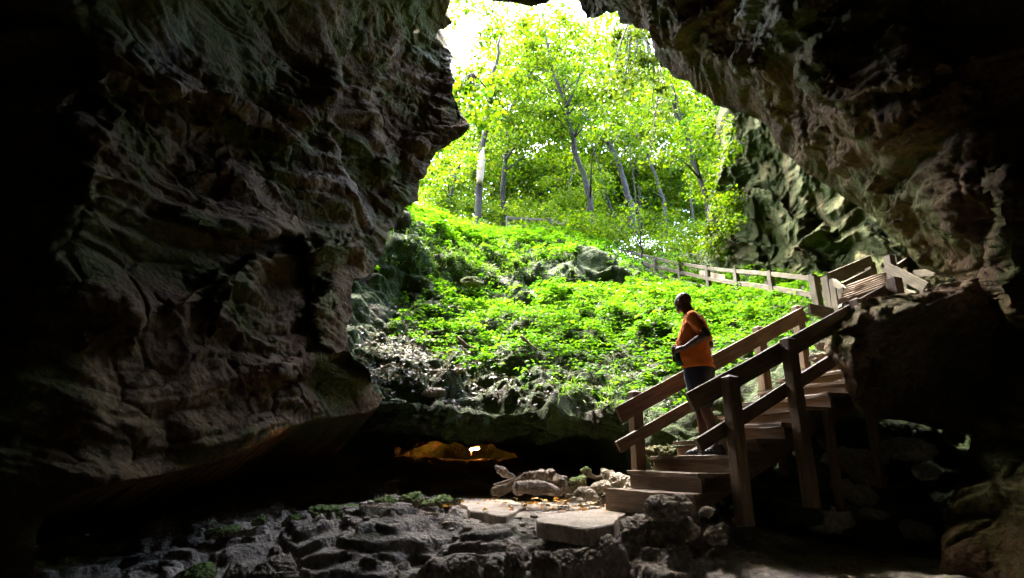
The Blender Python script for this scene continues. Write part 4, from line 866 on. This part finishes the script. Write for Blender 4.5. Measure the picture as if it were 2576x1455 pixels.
# scattered pebbles and fallen leaves
r = np.random.RandomState(33); Vs = []; Fs = []; V0, F0 = ICO[3]; n0 = 0
for i in range(900):
    x = r.normal(.6, 1.2); y = 4.9 + 3.6 * r.rand()
    if i < 420: x = r.uniform(-.2, 2.2); y = r.uniform(6.6, 8.6)
    s = .008 + .03 * r.rand() ** 3; z = floor_z(x, y); q = V0 * (1 + .25 * noise(V0 * 1.5 + i, 9))[:, None] * s * np.array([1.2, 1, .6]); Vs.append(q + [x, y, z + s * .2]); Fs.append(F0 + n0); n0 += len(V0)
o = mesh('gravel', np.concatenate(Vs), np.concatenate(Fs), M['stone']); tag(o, 'small stones and grit scattered over the cave floor', 'gravel', kind='stuff')
m = 150; x = r.normal(.45, .8, m); y = r.uniform(6.3, 8.2, m); z = np.array([max(floor_z(a, b), EYE - .54) for a, b in zip(x, y)]) + .012
o = leafmesh('fallen_leaves', np.stack([x, y, z], 1), np.stack([r.normal(size=m), r.normal(size=m), r.normal(0, .15, m)], 1), .05 + .05 * r.rand(m), .6, M['fallen'], None, .5, 3); tag(o, 'few orange and yellow leaves fallen on the path', 'fallen leaves', kind='stuff')
# ------------------------------------------------------------------ logs
M['log'] = rock_mat('driftwood', (.12, .08, .05), (.30, .24, .18), (.52, .46, .40), scale=2.2, rough=.6)
M['bark_log'] = rock_mat('bark_covered_wood', (.10, .07, .045), (.24, .18, .12), (.38, .31, .22), scale=4)
def log(pts, rpx, Y, label, mat='log', seed=1, knots=(), bumpy=.12, dY=.25):
    P3 = [P(x, y, Y + dY * i / max(1, len(pts) - 1)) for i, (x, y) in enumerate(pts)]; k = 46; pp = resample(P3, k); rr_ = np.interp(np.linspace(0, 1, k), np.linspace(0, 1, len(rpx)), [pxm(v, pts[0][0], pts[0][1], Y) for v in rpx])
    rr_ *= 1 + bumpy * noise(np.stack([np.linspace(0, 9, k), np.full(k, seed * 3.3), np.zeros(k)], 1), seed); V, Fs = tube(pp, rr_, 26, .015, seed); V = np.array(V)
    t = pp[-1] - pp[0]; t /= np.linalg.norm(t); al = (V @ t)[:, None] * t; q = al * 2.0 + (V - al) * 13.; c = np.repeat(pp, 26, 0); c = np.concatenate([c, pp[:1], pp[-1:]]); nrm = V - c; nrm[-2] = -t; nrm[-1] = t; nl = np.linalg.norm(nrm, axis=1)[:, None] + 1e-6
    V = V + nrm / nl * (noise(q, seed) * .016 + np.abs(noise(q * 2.2, seed + 2)) * -.012 + .02 * noise(V * 9, seed + 4))[:, None]
    e = np.concatenate([np.repeat([0] * (k - 2) + [1, 1], 26), [0, 1]]); V = V + t * (e * .05 * noise(V * 40, seed + 6))[:, None]
    base = P3[0]; root = mesh('log', V - base, Fs, M[mat], None, True, tuple(base)); tag(root, label, 'log')
    for i, (f, an, r_) in enumerate(knots):
        j = int(f * (k - 1)); d = np.array([.15, -math.cos(R(an)), math.sin(R(an))]); c0 = pp[j] + d * rr_[j] * .6; kv, kf = rock_shape((r_ * 2,) * 3, seed * 9 + i, 4); mesh('knot', kv + c0 - base, kf, M[mat], root)
    return root
log([(1296,1229),(1330,1226),(1375,1229),(1412,1238)], [15,17,18,16,13], 6.95, 'thick smooth grey log lying in front of the driftwood pile', seed=2, knots=[(.35,70,.035)])
log([(1238,1243),(1275,1226),(1315,1207),(1345,1196)], [10,13,12,11,9], 7.2, 'long bark-covered log slanting up behind the smooth front log', 'bark_log', seed=3, knots=[(.85,50,.09)], bumpy=.2)
log([(1249,1176),(1262,1186),(1276,1194),(1292,1202)], [9,12,11,7,4], 7.5, 'stubby log pointing up at the left end of the driftwood pile', seed=4, bumpy=.25)
log([(1242,1222),(1275,1210),(1300,1201),(1318,1196)], [4,4,3.5,2.5], 7.1, 'thin branch lying across the left of the driftwood pile', 'bark_log', seed=5)
log([(1335,1194),(1365,1196),(1400,1203),(1424,1206)], [9,13,12,7], 7.45, 'gnarled pale log at the back of the driftwood pile', seed=6, knots=[(.5,75,.07)], bumpy=.25)
log([(1402,1207),(1412,1222),(1424,1236),(1430,1242)], [12,14,11,6], 7.2, 'splintered root end at the right of the driftwood pile', 'bark_log', seed=7, bumpy=.5)
log([(903,1291),(960,1289),(1030,1290),(1098,1299)], [15,16,14,10], 6.35, 'dark worn log lying on the ledge left of the path', 'bark_log', seed=8)
log([(1463,1196),(1480,1196),(1500,1202),(1518,1200)], [3,5,5,3], 7.7, 'short reddish branch lying on the mossy stones', 'bark_log', seed=9)
for nm, pts, Y, lb in (('branch', [(1310,846),(1335,868),(1352,880)], 10.2, 'dead mossy stick standing out of the weeds on the slope'), ('branch', [(1150,850),(1175,870),(1200,878)], 9.9, 'short dark stick lying on the grey litter')):
    q = resample([P(x, y, Y - .3) for x, y in pts], 8); V, Fs = tube(q, np.linspace(.035, .015, 8), 7, .1, 3); o = mesh(nm, np.array(V) - q[0], Fs, M['bark_log'], None, True, tuple(q[0])); tag(o, lb, 'branch')
# ------------------------------------------------------------------ the lamp in the passage
lp = P(1194, 1130, 15.8); lampo = empty('wall_lamp', tuple(lp), 'glowing orange lamp mounted low in the dark passage', 'lamp')
em, n, b, out = newmat('lamp_glow'); b.inputs['Emission Color'].default_value = (1, .62, .25, 1); b.inputs['Emission Strength'].default_value = 3; b.inputs['Base Color'].default_value = (1, .8, .5, 1)
V, Fs = tube([(-.13, 0, -.02), (-.12, 0, -.018), (.12, 0, .018), (.13, 0, .02)], [.015, .03, .03, .015], 12, 0); mesh('lamp_tube', V, Fs, em, lampo)
M['metal'] = plain('dark_metal', (.04, .038, .034), .5, .4)
V, Fs = tube([(-.13, .06, .03), (.13, .06, .065)], [.03, .03], 8, 0); mesh('lamp_housing', V, Fs, M['metal'], lampo)
V, Fs = tube([(-.10, .10, -.03), (-.10, .10, -.17)], [.022, .03], 8, 0); mesh('bracket', V, Fs, M['metal'], lampo)
ll = bpy.data.lights.new('lamp_light', 'POINT'); ll.energy = 8; ll.color = (1, .28, .045); ll.shadow_soft_size = .06
lo_ = bpy.data.objects.new('lamp_light', ll); sc.collection.objects.link(lo_); lo_.parent = lampo; lo_.location = (0.05, -.25, 0.02)
# ------------------------------------------------------------------ the man on the stairs
SK = plain('brown_skin', (.12, .062, .04), .42, var=.12); SH = plain('orange_cotton', (.9, .245, .025), .85, bumpy=(14, .012), var=.1)
NAVY = plain('navy_cloth', (.018, .022, .042), .6, bumpy=(12, .01)); GREYC = plain('grey_blue_cloth', (.16, .2, .3), .6); SHOE = plain('dark_shoe_mesh', (.03, .035, .05), .5); WH = plain('pale_strap', (.45, .47, .52), .5)
GRN = plain('green_bottle_plastic', (.01, .10, .06), .3, var=.1); RED = plain('red_cap_plastic', (.4, .03, .02), .35); EYEW = plain('eye_white', (.6, .58, .55), .3)
los = np.array([.31, .95]); los /= np.linalg.norm(los); e1 = np.array([los[1], -los[0]]); ya = R(12)
fv = -e1 * math.cos(ya) + los * math.sin(ya); lv = np.array([-fv[1], fv[0]])
if lv @ los > 0: lv = -lv
MO = np.array([2.04, 6.17, EYE + .021]); Bm = np.array([[fv[0], lv[0], 0], [fv[1], lv[1], 0], [0, 0, 1.]])
def W(p): return np.asarray(p, float) @ Bm.T
def ell(c, rad, rot=0., sub=4, tilt=0.):
    V, Fs = ICO[sub]; a = R(rot); t = R(tilt); Rz = np.array([[math.cos(a), -math.sin(a), 0], [math.sin(a), math.cos(a), 0], [0, 0, 1]]); Ry = np.array([[math.cos(t), 0, math.sin(t)], [0, 1, 0], [-math.sin(t), 0, math.cos(t)]])
    return (V * np.array(rad)) @ Ry.T @ Rz.T + np.array(c), Fs
def loft(secs, n=36, cap=True, pw=2.3):
    V = []; Fs = []
    for (u, fc, lc, a, b) in secs:
        for j in range(n):
            th = 2 * math.pi * j / n; c, s = math.cos(th), math.sin(th); V.append((fc + a * np.sign(c) * abs(c) ** (2 / pw), lc + b * np.sign(s) * abs(s) ** (2 / pw), u))
    m = len(secs)
    for i in range(m - 1):
        for j in range(n): k = (j + 1) % n; Fs.append([i * n + j, i * n + k, (i + 1) * n + k, (i + 1) * n + j])
    Fs.append(list(range(n))[::-1]); Fs.append([(m - 1) * n + j for j in range(n)]); return V, Fs
def limb(pts, rad, k=14, n=18):
    p = resample(pts, k) if len(pts) < 3 else resample(pts, k); 
    d = np.concatenate([[0], np.cumsum(np.linalg.norm(np.diff(np.array(pts, float), axis=0), axis=1))]); rr_ = np.interp(np.linspace(0, d[-1], k), d, rad); V, Fs = tube(p, rr_, n, 0)
    a = ell(p[0], (rr_[0],) * 3, sub=3); b = ell(p[-1], (rr_[-1],) * 3, sub=3); return join([(V, Fs), a, b])
def solid(name, parts, mat, parent, vox=.007, sm=4, post=None):
    V, Fs = join(parts); V = W(V); o = mesh(name, V, [list(map(int, f)) for f in Fs], mat, parent)
    md = o.modifiers.new('r', 'REMESH'); md.mode = 'VOXEL'; md.voxel_size = vox; md.use_smooth_shade = True
    ms = o.modifiers.new('s', 'SMOOTH'); ms.iterations = sm; ms.factor = .5
    dg = bpy.context.evaluated_depsgraph_get(); me = bpy.data.meshes.new_from_object(o.evaluated_get(dg)); o.modifiers.clear(); o.data = me; me.name = name
    if not me.materials: me.materials.append(mat)
    me.polygons.foreach_set('use_smooth', np.full(len(me.polygons), True))
    if post:
        c = np.empty(len(me.vertices) * 3, np.float32); me.vertices.foreach_get('co', c); c = post(c.reshape(-1, 3) @ Bm); c = W(c).astype(np.float32); me.vertices.foreach_set('co', c.ravel()); me.update()
    return o
man = empty('person', tuple(MO), 'bald man in orange t-shirt and dark shorts standing on the stairs holding a green bottle', 'person')
HY = -26                                                    # head turned away from the viewer
hc = np.array([.118, 0, 1.672])
def H(f, l, u):
    a = R(HY); return hc + np.array([f * math.cos(a) - l * math.sin(a), f * math.sin(a) + l * math.cos(a), u])
def he(f, l, u, rf, rl, ru, tilt=0, sub=4): return ell(H(f, l, u), (rf, rl, ru), HY, sub, tilt)
body = [he(-.008, 0, .018, .097, .077, .087), he(.035, 0, .0, .06, .066, .075), he(.035, 0, -.055, .055, .052, .06), he(.062, 0, -.098, .027, .03, .022), he(.02, .035, -.07, .05, .022, .04, 20), he(.02, -.035, -.07, .05, .022, .04, 20),
        he(.088, 0, .018, .014, .05, .012), he(.102, 0, -.022, .014, .013, .024, -22), he(.113, 0, -.036, .013, .017, .010), he(.094, 0, -.064, .012, .024, .007), he(.09, 0, -.077, .012, .021, .007),
        he(-.01, .076, -.012, .020, .008, .030, 15), he(-.012, -.076, -.012, .020, .008, .030, 15), he(.068, .035, -.02, .025, .02, .02), he(.068, -.035, -.02, .025, .02, .02),
        limb([(.03, 0, 1.45), (.06, 0, 1.53), tuple(H(-.03, 0, -.05))], [.072, .06, .062]),
        loft([(.82, -.02, 0, .11, .15), (.92, 0, 0, .14, .17), (1.0, .035, 0, .165, .178), (1.1, .055, 0, .17, .18), (1.2, .045, 0, .16, .185), (1.3, .025, 0, .145, .19), (1.4, .01, 0, .12, .185), (1.48, .01, 0, .085, .13), (1.52, .02, 0, .06, .07)])]
lsh, lel, lwr = (-.01, .185, 1.44), (-.155, .25, 1.215), (.085, .20, 1.115)
rsh, rel_, rwr = (-.01, -.185, 1.44), (-.08, -.26, 1.2), (.12, -.10, 1.07)
body += [limb([lsh, lel], [.058, .043]), limb([lel, (-.05, .235, 1.175), lwr], [.043, .044, .027]), limb([rsh, rel_], [.058, .043]), limb([rel_, (.0, -.2, 1.14), rwr], [.043, .044, .027])]
# left hand round the bottle: palm, four unequal fingers with bends, thumb
bc = np.array([.205, .125]); 
body += [limb([lwr, (.125, .19, 1.108), (.17, .182, 1.10)], [.026, .03, .032], 8), ell((.178, .178, 1.102), (.036, .016, .040))]
for i, (u, L) in enumerate(((1.138, .9), (1.117, 1.0), (1.096, .96), (1.076, .8))):
    pts = []
    for q in (0, 25, 55, 95, 130 * L): a = R(78 - q); rr_ = .050 - .004 * (q > 90); pts.append((bc[0] + rr_ * math.cos(a), bc[1] + rr_ * math.sin(a), u - .0001 * q))
    body.append(limb([(.182, .178, u - .004)] + pts, [.0105, .0105, .010, .0095, .009, .0082], 12, 10))
body.append(limb([(.15, .176, 1.118), (.158, .158, 1.135), (.166, .135, 1.14), (.172, .112, 1.138)], [.014, .012, .0105, .009], 10, 10))
# right hand steadying the bottle from the far side
body += [limb([rwr, (.15, -.03, 1.04), (.17, .035, 1.025)], [.026, .028, .028], 8), ell((.18, .055, 1.02), (.034, .028, .018))]
for i, (u, L) in enumerate(((1.045, .9), (1.026, 1.0), (1.006, .96), (.988, .78))):
    pts = [(bc[0] + .046 * math.cos(R(-80 + q)), bc[1] - .004 + .046 * math.sin(R(-80 + q)), u) for q in (0, 30, 65 * L, 100 * L)]
    body.append(limb([(.175, .06, u * .5 + .51)] + pts, [.0105, .0105, .010, .009, .008], 12, 10))
body.append(limb([(.155, .03, 1.03), (.152, .07, 1.04), (.158, .095, 1.035)], [.013, .011, .009], 8, 10))
# legs
La = [(0, .09, .9), (-.03, .10, .50), (-.115, .10, .085)]; Ra = [(0, -.09, .9), (.06, -.10, .50), (.06, -.10, .085)]
for hip, kn, an in (La, Ra):
    calf = tuple(np.array(kn) * .62 + np.array(an) * .38 + np.array([-.018, 0, 0])); body.append(limb([hip, kn], [.085, .056])); body.append(limb([kn, calf, tuple(np.array(kn) * .2 + np.array(an) * .8), an], [.056, .058, .038, .036]))
    body.append(limb([an, (an[0] + .10, an[1], .045)], [.038, .03], 6))
bd = solid('body', body, SK, man, .0062, 3)
# t-shirt
def shirt_post(c):
    k = noise(c * np.array([9, 9, 4]), 91) * .010 + np.abs(noise(c * np.array([6, 6, 9]) + 3, 93)) * -.016; d = c - np.array([.02, 0, 0]); d[:, 2] = 0; d /= np.linalg.norm(d, axis=1)[:, None] + 1e-6
    return c + d * k[:, None]
shirt = [loft([(.905, .005, 0, .168, .192), (.93, .012, 0, .172, .196), (1.0, .035, 0, .182, .196), (1.1, .06, 0, .186, .196), (1.2, .05, 0, .175, .2), (1.3, .03, 0, .158, .205), (1.4, .012, 0, .134, .20), (1.475, .01, 0, .10, .15), (1.51, .03, 0, .078, .085), (1.525, .04, 0, .066, .07)]),
         limb([lsh, tuple(np.array(lsh) * .35 + np.array(lel) * .65)], [.074, .07]), limb([rsh, tuple(np.array(rsh) * .35 + np.array(rel_) * .65)], [.074, .07])]
solid('t_shirt', shirt, SH, man, .007, 4, shirt_post)
def shorts_post(c):
    k = noise(c * np.array([14, 14, 3]), 95) * .012 * np.clip((.95 - c[:, 2]) * 4, 0, 1); d = c.copy(); d[:, 2] = 0; d /= np.linalg.norm(d, axis=1)[:, None] + 1e-6; return c + d * k[:, None]
shorts = [loft([(.78, 0, 0, .13, .175), (.86, 0, 0, .15, .185), (.96, 0, 0, .15, .182), (.97, 0, 0, .14, .17)])] + [limb([(hip[0], hip[1], .86), tuple(np.array(hip) * .12 + np.array(kn) * .88 + np.array([0, 0, .0]))], [.108, .098]) for hip, kn, an in (La, Ra)]
shp = solid('shorts', shorts, NAVY, man, .008, 3, shorts_post)
for sd_ in (1, -1):
    q = [(.12, .115 * sd_ , .90), (.115, .14 * sd_, .80), (.105 + (.04 if sd_ < 0 else -.03), .15 * sd_, .62)]; solid('side_panel', [limb([(a, b * .93, c) for a, b, c in q], [.03, .034, .034])], GREYC, shp, .008, 2)
for nm, (hip, kn, an) in (('shoe', La), ('shoe', Ra)):
    x, l = an[0], an[1]; up_ = [loft([(.012, x + .055, l, .138, .046), (.03, x + .055, l, .14, .049), (.055, x + .04, l, .118, .044), (.08, x - .005, l, .066, .040), (.105, x - .012, l, .050, .042)], 28)]
    s_ = solid(nm, up_, SHOE, man, .007, 4); solid('sole', [loft([(0, x + .055, l, .142, .05), (.02, x + .055, l, .144, .051)], 28)], NAVY, s_, .007, 2)
    for q in (.03, .065, .10): solid('strap', [limb([(x + q, l - .040, .045), (x + q + .006, l - .022, .085 - q * .28), (x + q + .006, l + .022, .085 - q * .28), (x + q, l + .043, .045)], [.007] * 4, 12, 8)], WH, s_, .005, 1)
for s in (1, -1):
    c = W(H(.084, .031 * s, .0)); V, Fs = ICO[3]; mesh('eye', V * .0115 + c, Fs, EYEW, bd)
# the bottle, leaning back towards him
bt = empty('bottle', tuple(MO + W((bc[0], bc[1], .93))), 'green drinking bottle with a red cap held in both hands', 'bottle')
def turn(prof, mat, name, par):
    n = 24; V = []; Fs = []; ax = W((.20, .02, 1.0)); ax /= np.linalg.norm(ax)
    for (z, r_) in prof:
        for j in range(n): th = 6.2832 * j / n; V.append(ax * z + np.array([math.cos(th) * r_, math.sin(th) * r_, 0]))
    for i in range(len(prof) - 1):
        for j in range(n): k = (j + 1) % n; Fs.append([i * n + j, i * n + k, (i + 1) * n + k, (i + 1) * n + j])
    Fs.append(list(range(n))[::-1]); Fs.append([(len(prof) - 1) * n + j for j in range(n)]); return mesh(name, np.array(V) + W((-.035, 0, 0)), Fs, mat, par)
turn([(0, .03), (.006, .037), (.09, .038), (.10, .034), (.12, .034), (.13, .038), (.185, .037), (.20, .028), (.21, .024)], GRN, 'bottle_body', bt)
turn([(.208, .024), (.212, .030), (.235, .030), (.242, .022)], RED, 'cap', bt)
